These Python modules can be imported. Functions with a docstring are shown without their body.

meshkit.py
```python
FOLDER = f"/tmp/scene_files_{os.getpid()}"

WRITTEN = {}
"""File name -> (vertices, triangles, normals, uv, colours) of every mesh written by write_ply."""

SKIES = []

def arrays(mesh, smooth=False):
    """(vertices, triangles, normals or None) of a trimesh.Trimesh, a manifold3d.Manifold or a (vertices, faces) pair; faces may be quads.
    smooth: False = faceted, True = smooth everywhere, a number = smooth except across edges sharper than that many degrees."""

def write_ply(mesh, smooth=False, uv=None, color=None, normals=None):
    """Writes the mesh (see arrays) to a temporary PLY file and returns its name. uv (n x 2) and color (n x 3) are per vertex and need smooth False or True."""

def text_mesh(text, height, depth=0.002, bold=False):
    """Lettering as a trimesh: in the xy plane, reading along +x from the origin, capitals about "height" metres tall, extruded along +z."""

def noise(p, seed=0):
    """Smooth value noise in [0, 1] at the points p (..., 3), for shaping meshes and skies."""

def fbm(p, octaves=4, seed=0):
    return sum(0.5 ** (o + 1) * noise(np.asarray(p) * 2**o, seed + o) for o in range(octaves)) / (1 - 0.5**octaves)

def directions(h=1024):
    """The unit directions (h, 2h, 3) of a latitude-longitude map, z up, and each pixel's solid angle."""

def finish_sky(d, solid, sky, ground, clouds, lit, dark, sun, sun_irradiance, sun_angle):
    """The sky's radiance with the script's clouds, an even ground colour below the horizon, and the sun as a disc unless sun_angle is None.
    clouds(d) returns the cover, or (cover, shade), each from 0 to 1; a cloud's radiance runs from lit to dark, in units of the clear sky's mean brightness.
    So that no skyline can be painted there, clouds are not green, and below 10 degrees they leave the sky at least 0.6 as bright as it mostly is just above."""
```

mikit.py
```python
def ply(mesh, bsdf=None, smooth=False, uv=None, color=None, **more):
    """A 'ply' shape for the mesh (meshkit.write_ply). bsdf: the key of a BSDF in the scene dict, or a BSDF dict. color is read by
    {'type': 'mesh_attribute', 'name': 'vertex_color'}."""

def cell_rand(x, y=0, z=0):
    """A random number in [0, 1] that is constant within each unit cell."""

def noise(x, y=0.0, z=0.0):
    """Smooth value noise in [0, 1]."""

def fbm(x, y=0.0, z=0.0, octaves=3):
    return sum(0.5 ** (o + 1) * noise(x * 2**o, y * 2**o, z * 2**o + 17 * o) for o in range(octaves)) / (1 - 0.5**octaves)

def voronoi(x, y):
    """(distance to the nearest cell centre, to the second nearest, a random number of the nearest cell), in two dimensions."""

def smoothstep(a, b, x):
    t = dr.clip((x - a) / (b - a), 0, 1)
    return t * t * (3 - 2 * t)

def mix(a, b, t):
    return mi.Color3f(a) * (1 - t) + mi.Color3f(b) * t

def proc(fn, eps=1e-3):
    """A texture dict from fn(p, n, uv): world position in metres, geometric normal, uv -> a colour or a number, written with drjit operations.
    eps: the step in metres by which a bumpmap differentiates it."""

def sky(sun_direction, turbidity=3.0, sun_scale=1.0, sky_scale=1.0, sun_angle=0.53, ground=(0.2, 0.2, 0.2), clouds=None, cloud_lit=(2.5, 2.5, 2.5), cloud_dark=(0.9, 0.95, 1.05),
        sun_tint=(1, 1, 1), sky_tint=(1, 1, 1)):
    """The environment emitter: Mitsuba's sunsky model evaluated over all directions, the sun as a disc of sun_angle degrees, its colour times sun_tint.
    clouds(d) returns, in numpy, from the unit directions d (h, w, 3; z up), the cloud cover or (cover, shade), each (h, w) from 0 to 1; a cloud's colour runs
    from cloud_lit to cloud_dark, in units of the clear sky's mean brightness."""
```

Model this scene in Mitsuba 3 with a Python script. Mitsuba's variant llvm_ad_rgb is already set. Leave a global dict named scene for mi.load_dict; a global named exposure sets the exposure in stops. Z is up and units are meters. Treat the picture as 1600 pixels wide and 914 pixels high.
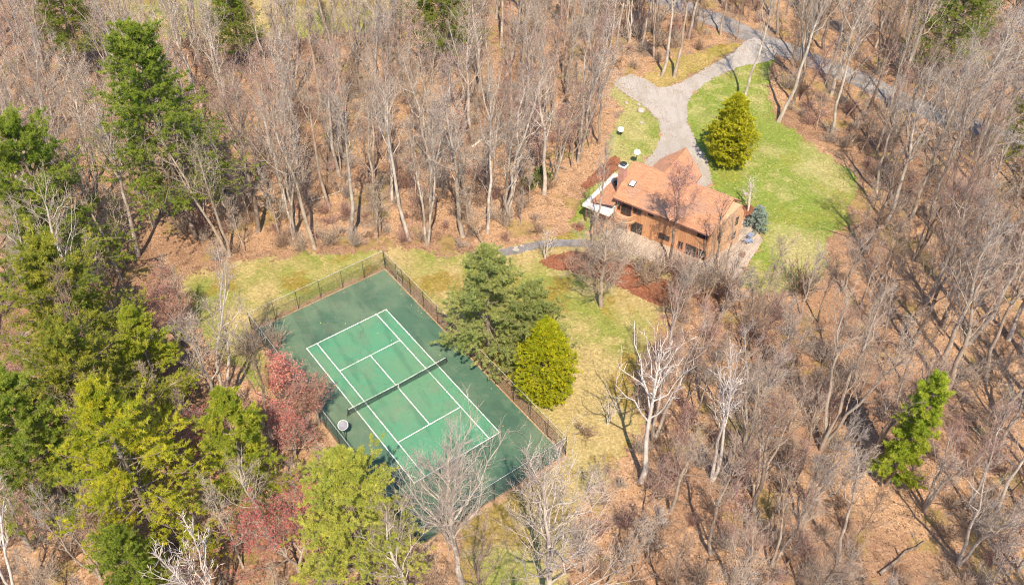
import math, random
import numpy as np, trimesh, shapely
from shapely.geometry import Polygon, Point, LineString, MultiPolygon
from shapely import affinity, prepare, contains_xy
from shapely.ops import unary_union
import mitsuba as mi, drjit as dr
import mikit, meshkit
from mikit import proc, noise, fbm, voronoi, cell_rand, smoothstep, mix

T = mi.ScalarTransform4f
scene, labels = {}, {}

# ------------------------------------------------------------------ camera, sky, exposure
CAM_H = 80.38
PITCH = math.radians(43.589)
scene['camera'] = {
    'type': 'perspective', 'fov': 58.08, 'fov_axis': 'x', 'near_clip': 1.0, 'far_clip': 6000.0,
    'to_world': T().look_at(origin=[0, 0, CAM_H], target=[0, math.cos(PITCH), CAM_H - math.sin(PITCH)], up=[0, 0, 1]),
}
SUN = (0.07, -0.62, 0.90)
scene['sky'] = mikit.sky(SUN, turbidity=3, sun_scale=1.0, sky_scale=1.4, ground=(0.25, 0.19, 0.15))
exposure = 2.15

# ------------------------------------------------------------------ helpers
counts = {}
def numbered(name):
    n = counts.get(name, 0); counts[name] = n + 1
    return name if n == 0 else f'{name}_{n:03d}'
def tag(key, label=None, cat=None, group=None, kind=None):
    d = {}
    if label: d['label'] = label
    if cat: d['category'] = cat
    if group: d['group'] = group
    if kind: d['kind'] = kind
    labels[key] = {**labels.get(key, {}), **d}
    return key
def thing(name, label, cat, group=None):
    key = numbered(name); tag(key, label, cat, group); return key
def put(key, mesh, bsdf, smooth=False, **kw):
    scene[key] = mikit.ply(mesh, bsdf, smooth=smooth, **kw); return key
def part(parent, name, mesh, bsdf, smooth=False, label=None, **kw):
    key = numbered(parent + '__' + name)
    put(key, mesh, bsdf, smooth, **kw)
    if label: tag(key, label)
    return key
def cat(meshes):
    return trimesh.util.concatenate(list(meshes))
def box(x0, x1, y0, y1, z0, z1):
    m = trimesh.creation.box((x1 - x0, y1 - y0, z1 - z0)); m.apply_translation(((x0 + x1) / 2, (y0 + y1) / 2, (z0 + z1) / 2)); return m
def hull(pts):
    return trimesh.convex.convex_hull(np.asarray(pts, float))
def cyl(p0, p1, r, k=8, r1=None):
    p0, p1 = np.asarray(p0, float), np.asarray(p1, float)
    v, f = tubes(np.array([[p0, p1]]), np.array([[r, r if r1 is None else r1]]), k)
    n = len(v); a = np.arange(k)
    caps = [np.stack([np.full(k - 2, 0), a[2:], a[1:-1]], 1), np.stack([np.full(k - 2, k), k + a[1:-1], k + a[2:]], 1)]
    return trimesh.Trimesh(v, np.vstack([f] + caps), process=False)
def frame_of(d):
    d = d / (np.linalg.norm(d, axis=-1, keepdims=True) + 1e-9)
    ref = np.where(np.abs(d[..., 2:3]) < 0.9, np.array([0, 0, 1.0]), np.array([1.0, 0, 0]))
    u = np.cross(d, ref); u /= np.linalg.norm(u, axis=-1, keepdims=True) + 1e-9
    return d, u, np.cross(d, u)
def tubes(P, R, k):
    """N polylines of M points as k-sided tubes: vertices, faces."""
    N, M = P.shape[:2]
    _, u, v = frame_of(P[:, -1] - P[:, 0])
    a = np.arange(k) * 2 * np.pi / k
    ring = np.cos(a)[None, :, None] * u[:, None] + np.sin(a)[None, :, None] * v[:, None]
    V = P[:, :, None] + R[:, :, None, None] * ring[:, None]
    i, j = np.meshgrid(np.arange(M - 1), np.arange(k), indexing='ij')
    q = np.stack([i * k + j, i * k + (j + 1) % k, (i + 1) * k + (j + 1) % k, (i + 1) * k + j], -1).reshape(-1, 4)
    F = np.vstack([q[:, [0, 1, 2]], q[:, [0, 2, 3]]])
    F = (F[None] + (np.arange(N) * M * k)[:, None, None]).reshape(-1, 3)
    return V.reshape(-1, 3), F
def spikes(P, R):
    """N polylines of M points as three-sided tubes that end in a point."""
    N, M = P.shape[:2]
    k = 3
    _, u, v = frame_of(P[:, -1] - P[:, 0])
    a = np.arange(k) * 2 * np.pi / k
    ring = np.cos(a)[None, :, None] * u[:, None] + np.sin(a)[None, :, None] * v[:, None]
    V = (P[:, :-1, None] + R[:, :-1, None, None] * ring[:, None]).reshape(N, -1, 3)
    V = np.concatenate([V, P[:, -1:]], 1)
    F = []
    for i in range(M - 2):
        for j in range(k):
            F += [[i * k + j, i * k + (j + 1) % k, (i + 1) * k + (j + 1) % k], [i * k + j, (i + 1) * k + (j + 1) % k, (i + 1) * k + j]]
    b = (M - 2) * k
    F += [[b + j, b + (j + 1) % k, (M - 1) * k] for j in range(k)]
    F = np.array(F)
    F = (F[None] + (np.arange(N) * V.shape[1])[:, None, None]).reshape(-1, 3)
    return V.reshape(-1, 3), F
def join(parts):
    vs, fs, n = [], [], 0
    for v, f in parts:
        vs.append(v); fs.append(f + n); n += len(v)
    return np.vstack(vs), np.vstack(fs)

# ------------------------------------------------------------------ materials
def rgb(*c): return {'type': 'rgb', 'value': list(c)}
def plain(c, rough=0.8, spec=0.3, metallic=0.0):
    return {'type': 'twosided', 'bsdf': {'type': 'principled', 'base_color': c if isinstance(c, dict) else rgb(*c), 'roughness': rough, 'specular': spec, 'metallic': metallic}}
def bumped(bsdf, fn, scale, eps=0.02):
    return {'type': 'twosided', 'bsdf': {'type': 'bumpmap', 'arbitrary': proc(fn, eps=eps), 'scale': scale, 'bsdf': bsdf['bsdf'] if bsdf['type'] == 'twosided' else bsdf}}
def diffuse(tex): return {'type': 'twosided', 'bsdf': {'type': 'diffuse', 'reflectance': tex if isinstance(tex, dict) else rgb(*tex)}}

def litter_fn(p, n, uv):
    wx = p.x + 0.15 * noise(p.x * 4, p.y * 4, 4.0); wy = p.y + 0.15 * noise(p.x * 4, p.y * 4, 9.0)
    _, _, r = voronoi(wx * 8.0, wy * 8.0)
    c = mix((0.50, 0.325, 0.195), (0.38, 0.23, 0.135), smoothstep(0.15, 0.85, r))
    c = mix(c, mi.Color3f(0.60, 0.42, 0.29), smoothstep(0.86, 0.95, r))
    c = mix(c, mi.Color3f(0.21, 0.135, 0.09), smoothstep(0.12, 0.05, r))
    big = fbm(p.x * 0.09 + 3.1, p.y * 0.09, 1.0, 4)
    c = mix(c, c * mi.Color3f(0.74, 0.72, 0.76), smoothstep(0.42, 0.62, big))
    c = mix(c, mi.Color3f(0.24, 0.19, 0.15) * (0.7 + 0.6 * r), 0.7 * smoothstep(0.60, 0.72, fbm(p.x * 0.2 + 31.0, p.y * 0.2, 3.0, 5)))
    m = fbm(p.x * 0.35, p.y * 0.35 + 40.0, 2.0, 4)
    c = mix(c, mi.Color3f(0.31, 0.245, 0.08), 0.6 * smoothstep(0.62, 0.74, m))
    return mix(c, c * 0.74, smoothstep(0.5, 0.75, fbm(p.x * 1.3, p.y * 1.3, 6.0, 3)))
def litter_h(p, n, uv):
    d, _, r = voronoi(p.x * 8.0, p.y * 8.0)
    return r * 0.6 + fbm(p.x * 2.0, p.y * 2.0, 0.0, 3)
scene['mat_litter'] = bumped(diffuse(proc(litter_fn)), litter_h, 0.05, 0.03)

scene['mat_leaf'] = diffuse(proc(lambda p, n, uv: mix((0.55, 0.36, 0.20), (0.33, 0.18, 0.09), noise(p.x * 5, p.y * 5, 1.0))))
def lawn_fn(green, dry, moss, bias, mossy):
    def fn(p, n, uv):
        a = fbm(p.x * 0.13, p.y * 0.13, 3.0, 5)
        c = mix(green, dry, smoothstep(bias - 0.16, bias + 0.16, a))
        b = fbm(p.x * 0.5 + 20.0, p.y * 0.5, 8.0, 4)
        c = mix(c, mi.Color3f(*dry) * 1.12, 0.6 * smoothstep(0.55, 0.75, b))
        m = fbm(p.x * 0.22 + 7.0, p.y * 0.22 + 5.0, 1.0, 4)
        c = mix(c, mi.Color3f(*moss), 0.8 * smoothstep(mossy, mossy + 0.12, m))
        g = fbm(p.x * 3.5, p.y * 6.0, 2.0, 3)
        _, _, r = voronoi(p.x * 5.0, p.y * 5.0)
        c = c * (0.62 + 0.55 * g) * (0.86 + 0.28 * r)
        return mix(c, mi.Color3f(0.52, 0.38, 0.24), 0.6 * smoothstep(0.95, 0.985, r))
    return fn
def lawn_h(p, n, uv): return fbm(p.x * 4.0, p.y * 4.0, 0.0, 3)
def lawn_mat(*a): return bumped(diffuse(proc(lawn_fn(*a))), lawn_h, 0.07, 0.03)
scene['mat_lawn_dry'] = lawn_mat((0.27, 0.30, 0.075), (0.46, 0.37, 0.17), (0.30, 0.22, 0.05), 0.47, 0.56)
scene['mat_lawn_green'] = lawn_mat((0.235, 0.305, 0.065), (0.42, 0.395, 0.17), (0.27, 0.30, 0.065), 0.55, 0.60)
scene['mat_lawn_moss'] = lawn_mat((0.33, 0.28, 0.08), (0.45, 0.34, 0.14), (0.30, 0.21, 0.05), 0.5, 0.52)

def gravel_fn(p, n, uv):
    r = noise(p.x * 14, p.y * 14)
    a = fbm(p.x * 0.35, p.y * 0.35, 2.0, 4)
    s = fbm(p.x * 1.6, p.y * 0.5, 5.0, 3)
    c = mix((0.45, 0.425, 0.395), (0.40, 0.375, 0.345), smoothstep(0.35, 0.65, a))
    c = mix(c, mi.Color3f(0.36, 0.325, 0.28), 0.5 * smoothstep(0.52, 0.68, s))
    return c * (0.90 + 0.20 * r)
scene['mat_gravel'] = bumped(diffuse(proc(gravel_fn)), lambda p, n, uv: noise(p.x * 12, p.y * 12), 0.012, 0.02)
def asphalt_fn(p, n, uv):
    a = fbm(p.x * 0.5, p.y * 0.5, 2.0, 4)
    _, _, r = voronoi(p.x * 5.0, p.y * 5.0)
    c = mix((0.32, 0.315, 0.31), (0.24, 0.235, 0.235), smoothstep(0.35, 0.65, a)) * (0.85 + 0.3 * r)
    return mix(c, mi.Color3f(0.42, 0.25, 0.15), 0.75 * smoothstep(0.88, 0.92, r))
scene['mat_asphalt'] = diffuse(proc(asphalt_fn))
def mulch_fn(p, n, uv):
    _, _, r = voronoi(p.x * 6.0, p.y * 6.0)
    return mix((0.33, 0.145, 0.085), (0.20, 0.085, 0.055), r) * (0.7 + 0.6 * fbm(p.x * 1.2, p.y * 1.2, 1.0, 3))
scene['mat_mulch'] = bumped(diffuse(proc(mulch_fn)), litter_h, 0.06, 0.03)
def court_fn(c0, c1):
    def fn(p, n, uv):
        a = fbm(p.x * 0.18, p.y * 0.18, 2.0, 5)
        b = fbm(p.x * 0.9 + p.y * 0.5, p.y * 0.25, 5.0, 4)
        c = mix(c0, c1, smoothstep(0.35, 0.65, a))
        c = mix(c, c * mi.Color3f(0.80, 0.82, 0.84), smoothstep(0.5, 0.72, b))
        s = fbm(p.x * 0.7 + 3.0, p.y * 1.6, 9.0, 5)
        c = mix(c, mi.Color3f(0.20, 0.23, 0.17), 0.22 * smoothstep(0.5, 0.8, s))
        d1, d2, _ = voronoi(p.x * 0.11 + 0.35 * fbm(p.x * 0.5, p.y * 0.5, 7.0, 4), p.y * 0.11 + 0.35 * fbm(p.x * 0.5, p.y * 0.5, 17.0, 4))
        c = mix(c, mi.Color3f(0.07, 0.09, 0.07), 0.35 * smoothstep(0.010, 0.004, d2 - d1))      # hairline cracks in the paint
        w = fbm(p.x * 0.45 + 50.0, p.y * 0.45, 4.0, 5)
        c = mix(c, mi.Color3f(0.22, 0.25, 0.17), 0.22 * smoothstep(0.56, 0.72, w))              # dried puddle silt
        return c * (0.94 + 0.12 * noise(p.x * 9, p.y * 9))
    return fn
scene['mat_court_outer'] = plain(proc(court_fn((0.075, 0.155, 0.105), (0.125, 0.20, 0.13))), 0.75, 0.25)
scene['mat_court_inner'] = plain(proc(court_fn((0.10, 0.295, 0.175), (0.13, 0.285, 0.17))), 0.75, 0.25)
scene['mat_line'] = plain(proc(lambda p, n, uv: mix((0.78, 0.78, 0.75), (0.50, 0.56, 0.50), smoothstep(0.52, 0.72, fbm(p.x * 1.5, p.y * 1.5, p.z, 4)))), 0.7)
def shingle_fn(p, n, uv):
    row = dr.floor(uv.y / 0.22)
    r = cell_rand(dr.floor(uv.x / 0.28 + 0.5 * row + cell_rand(row, 3)), row, 5)
    c = mix((0.58, 0.305, 0.18), (0.47, 0.235, 0.135), r)
    a = fbm(p.x * 0.5, p.y * 0.5, p.z * 0.5, 4)
    c = mix(c, mi.Color3f(0.42, 0.255, 0.18), 0.8 * smoothstep(0.46, 0.66, a))
    e = uv.y / 0.22 - row
    return c * (0.9 + 0.2 * noise(uv.x * 2, uv.y * 9)) * dr.select(e < 0.14, 0.72, 1.0)
scene['mat_shingle'] = plain(proc(shingle_fn), 0.85, 0.2)
def siding_fn(p, n, uv):
    h = p.x * 0.8246 - p.y * 0.5657 + (p.x * 0.5657 + p.y * 0.8246)
    k = dr.floor(h / 0.25)
    c = mix((0.64, 0.36, 0.20), (0.54, 0.285, 0.15), cell_rand(k, 1, 2))
    g = fbm(h * 8.0, p.z * 0.8, 3.0, 3)
    c = c * (0.8 + 0.4 * g)
    return c * dr.select((h / 0.25 - k) < 0.07, 0.6, 1.0)
scene['mat_siding'] = plain(proc(siding_fn), 0.8, 0.2)
scene['mat_siding_pale'] = plain(proc(lambda p, n, uv: mix((0.66, 0.43, 0.27), (0.54, 0.33, 0.20), fbm(p.x * 3.0, p.y * 3.0, p.z * 0.6, 3))), 0.8, 0.2)
scene['mat_fascia'] = plain((0.20, 0.10, 0.085), 0.7)
scene['mat_white'] = plain(proc(lambda p, n, uv: mix((0.80, 0.79, 0.76), (0.62, 0.60, 0.57), smoothstep(0.5, 0.75, fbm(p.x * 1.3, p.y * 1.3, p.z, 4)))), 0.6)
def brick_fn(p, n, uv):
    row = dr.floor(p.z / 0.075)
    r = cell_rand(dr.floor((p.x + p.y) / 0.22 + 0.5 * row), row, 4)
    return mix((0.42, 0.20, 0.16), (0.50, 0.33, 0.28), r)
scene['mat_brick'] = plain(proc(brick_fn), 0.9, 0.2)
scene['mat_glass_dark'] = plain((0.035, 0.04, 0.045), 0.06, 0.6)
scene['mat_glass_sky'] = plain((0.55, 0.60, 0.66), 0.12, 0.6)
scene['mat_metal_dark'] = plain((0.035, 0.04, 0.04), 0.5, 0.5)
scene['mat_wire'] = plain((0.06, 0.065, 0.065), 0.5, 0.5)
scene['mat_galv'] = plain((0.50, 0.51, 0.51), 0.5, 0.5)
scene['mat_dish'] = plain(proc(lambda p, n, uv: mix((0.33, 0.34, 0.38), (0.18, 0.19, 0.23), fbm(p.x * 3, p.y * 3, p.z * 3, 3))), 0.6)
scene['mat_net'] = plain((0.03, 0.035, 0.035), 0.8)
scene['mat_ball'] = plain((0.75, 0.78, 0.18), 0.9)
scene['mat_blue'] = plain((0.22, 0.30, 0.48), 0.7)
def patio_fn(p, n, uv):
    u = p.x * 0.8246 - p.y * 0.5657; v = p.x * 0.5657 + p.y * 0.8246
    k = dr.floor(u / 0.3); kk = dr.floor(v / 1.8 + cell_rand(k, 2))
    c = mix((0.50, 0.43, 0.36), (0.40, 0.335, 0.275), cell_rand(k, kk, 2))
    c = c * (0.82 + 0.36 * fbm(u * 1.2, v * 1.2, 4.0, 4))
    return c * dr.select((u / 0.3 - k) < 0.12, 0.62, 1.0)
scene['mat_patio'] = plain(proc(patio_fn), 0.85, 0.2)
def slate_fn(p, n, uv):
    d1, d2, r = voronoi(p.x * 1.6, p.y * 1.6)
    c = mix((0.27, 0.27, 0.29), (0.17, 0.17, 0.19), r)
    c = mix(c, mi.Color3f(0.45, 0.42, 0.38), smoothstep(0.9, 0.93, r))
    return mix(mi.Color3f(0.22, 0.20, 0.12), c, smoothstep(0.02, 0.09, d2 - d1))
scene['mat_slate'] = diffuse(proc(slate_fn))
def rock_fn(p, n, uv): return mix((0.56, 0.52, 0.48), (0.34, 0.30, 0.28), fbm(p.x * 2.5, p.y * 2.5, p.z * 2.5, 4))
scene['mat_rock'] = diffuse(proc(rock_fn))
def bark_mat(a, b, c):
    def fn(p, n, uv):
        s = fbm(p.x * 2.2, p.y * 2.2, p.z * 0.7, 4)
        k = mix(a, b, smoothstep(0.35, 0.65, s))
        return mix(k, mi.Color3f(*c), smoothstep(0.56, 0.68, fbm(p.x * 1.1 + 9, p.y * 1.1, p.z * 1.1, 3)))
    return diffuse(proc(fn))
scene['bark_grey'] = bark_mat((0.48, 0.42, 0.36), (0.35, 0.295, 0.25), (0.56, 0.51, 0.44))
scene['bark_tan'] = bark_mat((0.50, 0.41, 0.33), (0.36, 0.285, 0.225), (0.42, 0.38, 0.32))
scene['bark_dark'] = bark_mat((0.29, 0.23, 0.19), (0.19, 0.15, 0.125), (0.36, 0.31, 0.265))
scene['bark_pale'] = bark_mat((0.60, 0.53, 0.46), (0.44, 0.38, 0.325), (0.64, 0.59, 0.52))
scene['bark_white'] = bark_mat((0.76, 0.71, 0.66), (0.62, 0.56, 0.51), (0.70, 0.66, 0.60))
def twig_mat(a, b):
    return diffuse(proc(lambda p, n, uv: mix(a, b, fbm(p.x * 0.35, p.y * 0.35, p.z * 0.35, 3))))
scene['twig_tan'] = twig_mat((0.49, 0.405, 0.33), (0.37, 0.295, 0.235))
scene['twig_grey'] = twig_mat((0.49, 0.43, 0.375), (0.36, 0.31, 0.27))
scene['twig_red'] = twig_mat((0.46, 0.31, 0.265), (0.36, 0.225, 0.19))
scene['twig_brown'] = twig_mat((0.40, 0.295, 0.22), (0.31, 0.215, 0.155))
scene['twig_pale'] = twig_mat((0.55, 0.47, 0.40), (0.43, 0.36, 0.305))
scene['twig_white'] = twig_mat((0.66, 0.59, 0.53), (0.54, 0.47, 0.42))
def vcol_leaf(trans):
    return {'type': 'principledthin', 'base_color': {'type': 'mesh_attribute', 'name': 'vertex_color'}, 'roughness': 0.6, 'diff_trans': trans, 'spec_trans': 0.0, 'eta': 1.4}
scene['needles'] = vcol_leaf(1.0)
scene['buds'] = vcol_leaf(0.5)

# ------------------------------------------------------------------ ground plan (metres; the camera stands over the origin and looks along +y)
LAWN_COURT = [(-42.4, 86.5), (-41.3, 87.9), (-39.1, 88.9), (-33.6, 90.7), (-27.9, 91.7), (-22.0, 92.1), (-17.0, 93.0), (-13.7, 93.2), (-8.4, 91.4), (-5.1, 91.7), (-0.9, 93.2), (3.4, 94.8), (8.7, 95.9), (12.5, 95.1), (13.6, 92.1), (16.9, 91.2), (19.9, 88.3), (20.2, 82.9), (18.4, 79.6), (15.1, 73.2), (13.5, 68.3), (14.1, 63.7), (12.7, 60.2), (9.8, 57.3), (7.2, 53.8), (5.7, 48.6), (4.1, 41.3), (-5.0, 40.0), (-5.2, 52.2), (-13.7, 60.2), (-29.3, 69.2), (-32.0, 72.2), (-34.2, 73.2), (-37.3, 77.4), (-40.1, 81.8)]
LAWN_HOUSE = [(28.8, 108.3), (27.8, 117.2), (27.0, 124.3), (28.2, 129.9), (31.4, 134.2), (38.1, 140.0), (42.3, 142.2), (44.8, 142.8), (42.9, 136.9), (41.7, 128.9), (41.7, 124.1), (44.3, 119.4), (46.6, 114.7), (49.5, 111.1), (50.3, 108.3), (48.4, 103.8), (45.6, 98.1), (42.0, 94.0), (40.7, 88.9), (38.4, 85.9), (35.7, 84.7), (32.3, 84.1), (28.5, 85.7), (33.3, 93.4), (34.1, 99.5), (32.8, 102.0), (29.2, 105.2)]
LAWN_FRONT = [(16.7, 134.2), (19.0, 130.9), (21.7, 127.0), (23.1, 123.3), (23.0, 119.4), (21.4, 115.0), (19.0, 112.1), (17.4, 110.2), (15.3, 107.5), (13.5, 105.2), (11.7, 102.3), (11.0, 98.8), (9.9, 95.1), (8.2, 95.1), (8.2, 98.8), (9.5, 103.0), (12.0, 107.5), (14.7, 112.2), (14.5, 116.4), (15.4, 120.7), (16.8, 124.3), (17.9, 127.4), (16.2, 130.9)]
GRASS_ISLAND = [(24.3, 133.4), (27.1, 134.6), (33.2, 140.2), (39.1, 145.9), (40.3, 147.7), (37.3, 148.2), (33.2, 145.0), (30.0, 144.6), (27.5, 142.2), (23.8, 138.5), (21.4, 136.5)]
MEADOW = [(-71.5, 152.8), (-61.4, 149.5), (-53.8, 151.2), (-43.2, 149.5), (-34.2, 150.5), (-24.3, 153.5), (-19.0, 159.7), (-18.6, 175.3), (-50.2, 178.0), (-74.4, 175.3), (-78.0, 162.3)]
DRIVEWAY = [(16.8, 134.4), (17.8, 136.5), (19.9, 137.5), (21.9, 136.5), (24.1, 133.4), (26.2, 133.8), (27.8, 134.8), (33.6, 140.2), (38.7, 145.0), (41.1, 148.6), (43.4, 150.5), (46.5, 146.6), (44.9, 142.4), (38.1, 139.8), (32.8, 135.6), (29.5, 131.6), (28.0, 128.0), (27.4, 123.0), (28.1, 117.7), (29.1, 112.7), (29.0, 107.5), (26.5, 105.2), (22.1, 106.8), (17.8, 110.2), (19.8, 112.7), (21.6, 115.4), (23.0, 119.4), (23.0, 123.3), (22.0, 126.7), (19.2, 130.5)]
ROAD = [(20.4, 171.0), (31.3, 162.8), (37.5, 156.7), (45.2, 148.2), (50.9, 142.8), (58.2, 135.8), (63.1, 129.3), (68.6, 124.3), (75.3, 120.7), (81.8, 117.2), (110, 103)]
PATH = [(-1.5, 91.9), (1.0, 92.8), (3.9, 93.8), (6.9, 94.1), (9.9, 94.0), (12.6, 93.2)]
PATIO = [(12.2, 96.4), (11.7, 92.5), (14.8, 92.1), (17.6, 90.7), (20.3, 88.7), (23.7, 85.9), (26.9, 85.7), (28.8, 86.5), (33.7, 94.5), (32.6, 97.8), (31.0, 99.5)]
MULCH1 = [(3.6, 90.2), (5.2, 91.6), (8.5, 92.3), (11.5, 91.9), (15.0, 90.9), (18.3, 88.3), (19.8, 86.5), (20.0, 82.7), (18.3, 82.0), (16.5, 83.2), (14.2, 85.0), (12.3, 86.5), (9.9, 87.2), (7.5, 88.3), (5.0, 88.9)]
MULCH2 = [(9.9, 106.8), (11.7, 109.5), (13.8, 112.7), (15.5, 114.2), (16.4, 113.1), (15.6, 110.5), (14.1, 108.3), (12.0, 106.8), (10.5, 105.8)]
MULCH3 = [(31.9, 102.0), (33.3, 102.6), (34.3, 101.4), (34.2, 99.7), (33.2, 98.9), (32.2, 99.9)]
MULCH4 = [(8.3, 97.8), (9.8, 98.3), (10.3, 96.7), (8.7, 96.4)]
CC = np.array([-12.873, 68.527]); CX = np.array([0.80077, 0.59897]); CY = np.array([-0.59897, 0.80077])      # court centre and axes
def c2w(x, y): return CC + x * CX + y * CY
def court_poly(x0, x1, y0, y1): return Polygon([c2w(x0, y0), c2w(x1, y0), c2w(x1, y1), c2w(x0, y1)])
HO = np.array([13.523, 97.448]); HD = np.array([0.82461, -0.56571]); HN = np.array([0.56571, 0.82461])      # house corner and axes
def h2w(d, n): return HO + d * HD + n * HN
HOUSE = Polygon([h2w(-4, -1.3), h2w(14, 0), h2w(15.7, 6.4), h2w(15.7, 9.5), h2w(7.3, 11.7), h2w(3.7, 13.3), h2w(.8, 11.7), h2w(-4, 7.3)])
COURT = court_poly(-9.15, 9.15, -18.3, 18.3)
def smoothed(pts, r=1.2): return Polygon(pts).buffer(0).buffer(-r * 0.5).buffer(r).buffer(-r * 0.5)
road_poly = LineString(ROAD).buffer(2.4)
path_poly = LineString(PATH).buffer(0.75, cap_style='flat')
drive_poly = smoothed(DRIVEWAY)
CLEAR = unary_union([Polygon(p).buffer(0) for p in (LAWN_COURT, LAWN_HOUSE, LAWN_FRONT, GRASS_ISLAND, MEADOW)] + [road_poly, path_poly.buffer(.5), drive_poly, COURT.buffer(1.5), HOUSE.buffer(1.5), Polygon(PATIO), Polygon(MULCH2).buffer(0.5)])

# ground: one sheet with gentle relief in the woods
def dist_to(poly, x, y):
    return shapely.distance(poly, shapely.points(x, y))
def relief(x, y):
    x, y = np.asarray(x, float), np.asarray(y, float)
    m = np.clip((dist_to(CLEAR, x, y) - 1.5) / 7.0, 0, 1); m = m * m * (3 - 2 * m)
    p = np.stack([x * 0.06, y * 0.06, x * 0], -1); q = np.stack([x * 0.22, y * 0.22, x * 0], -1)
    return -0.02 + m * (1.5 * (meshkit.fbm(p, 3, 5) - 0.5) + 0.5 * (meshkit.fbm(q, 3, 8) - 0.5))
xs = np.concatenate([[-2500, -1200, -600, -300], np.arange(-150, 150.1, 1.5), [300, 600, 1200, 2500]])
ys = np.concatenate([[-1500, -600, -200, -60], np.arange(0, 220.1, 1.5), [300, 500, 900, 1600, 3000]])
gx, gy = np.meshgrid(xs, ys, indexing='ij')
gz = relief(gx.ravel(), gy.ravel()).reshape(gx.shape)
ii, jj = np.meshgrid(np.arange(len(xs) - 1), np.arange(len(ys) - 1), indexing='ij')
W_ = len(ys)
gq = np.stack([ii * W_ + jj, (ii + 1) * W_ + jj, (ii + 1) * W_ + jj + 1, ii * W_ + jj + 1], -1).reshape(-1, 4)
put('ground', (np.stack([gx, gy, gz], -1).reshape(-1, 3), gq), 'mat_litter', True)
tag('ground', 'woodland floor covered with orange-brown fallen leaves', kind='structure')

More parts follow.
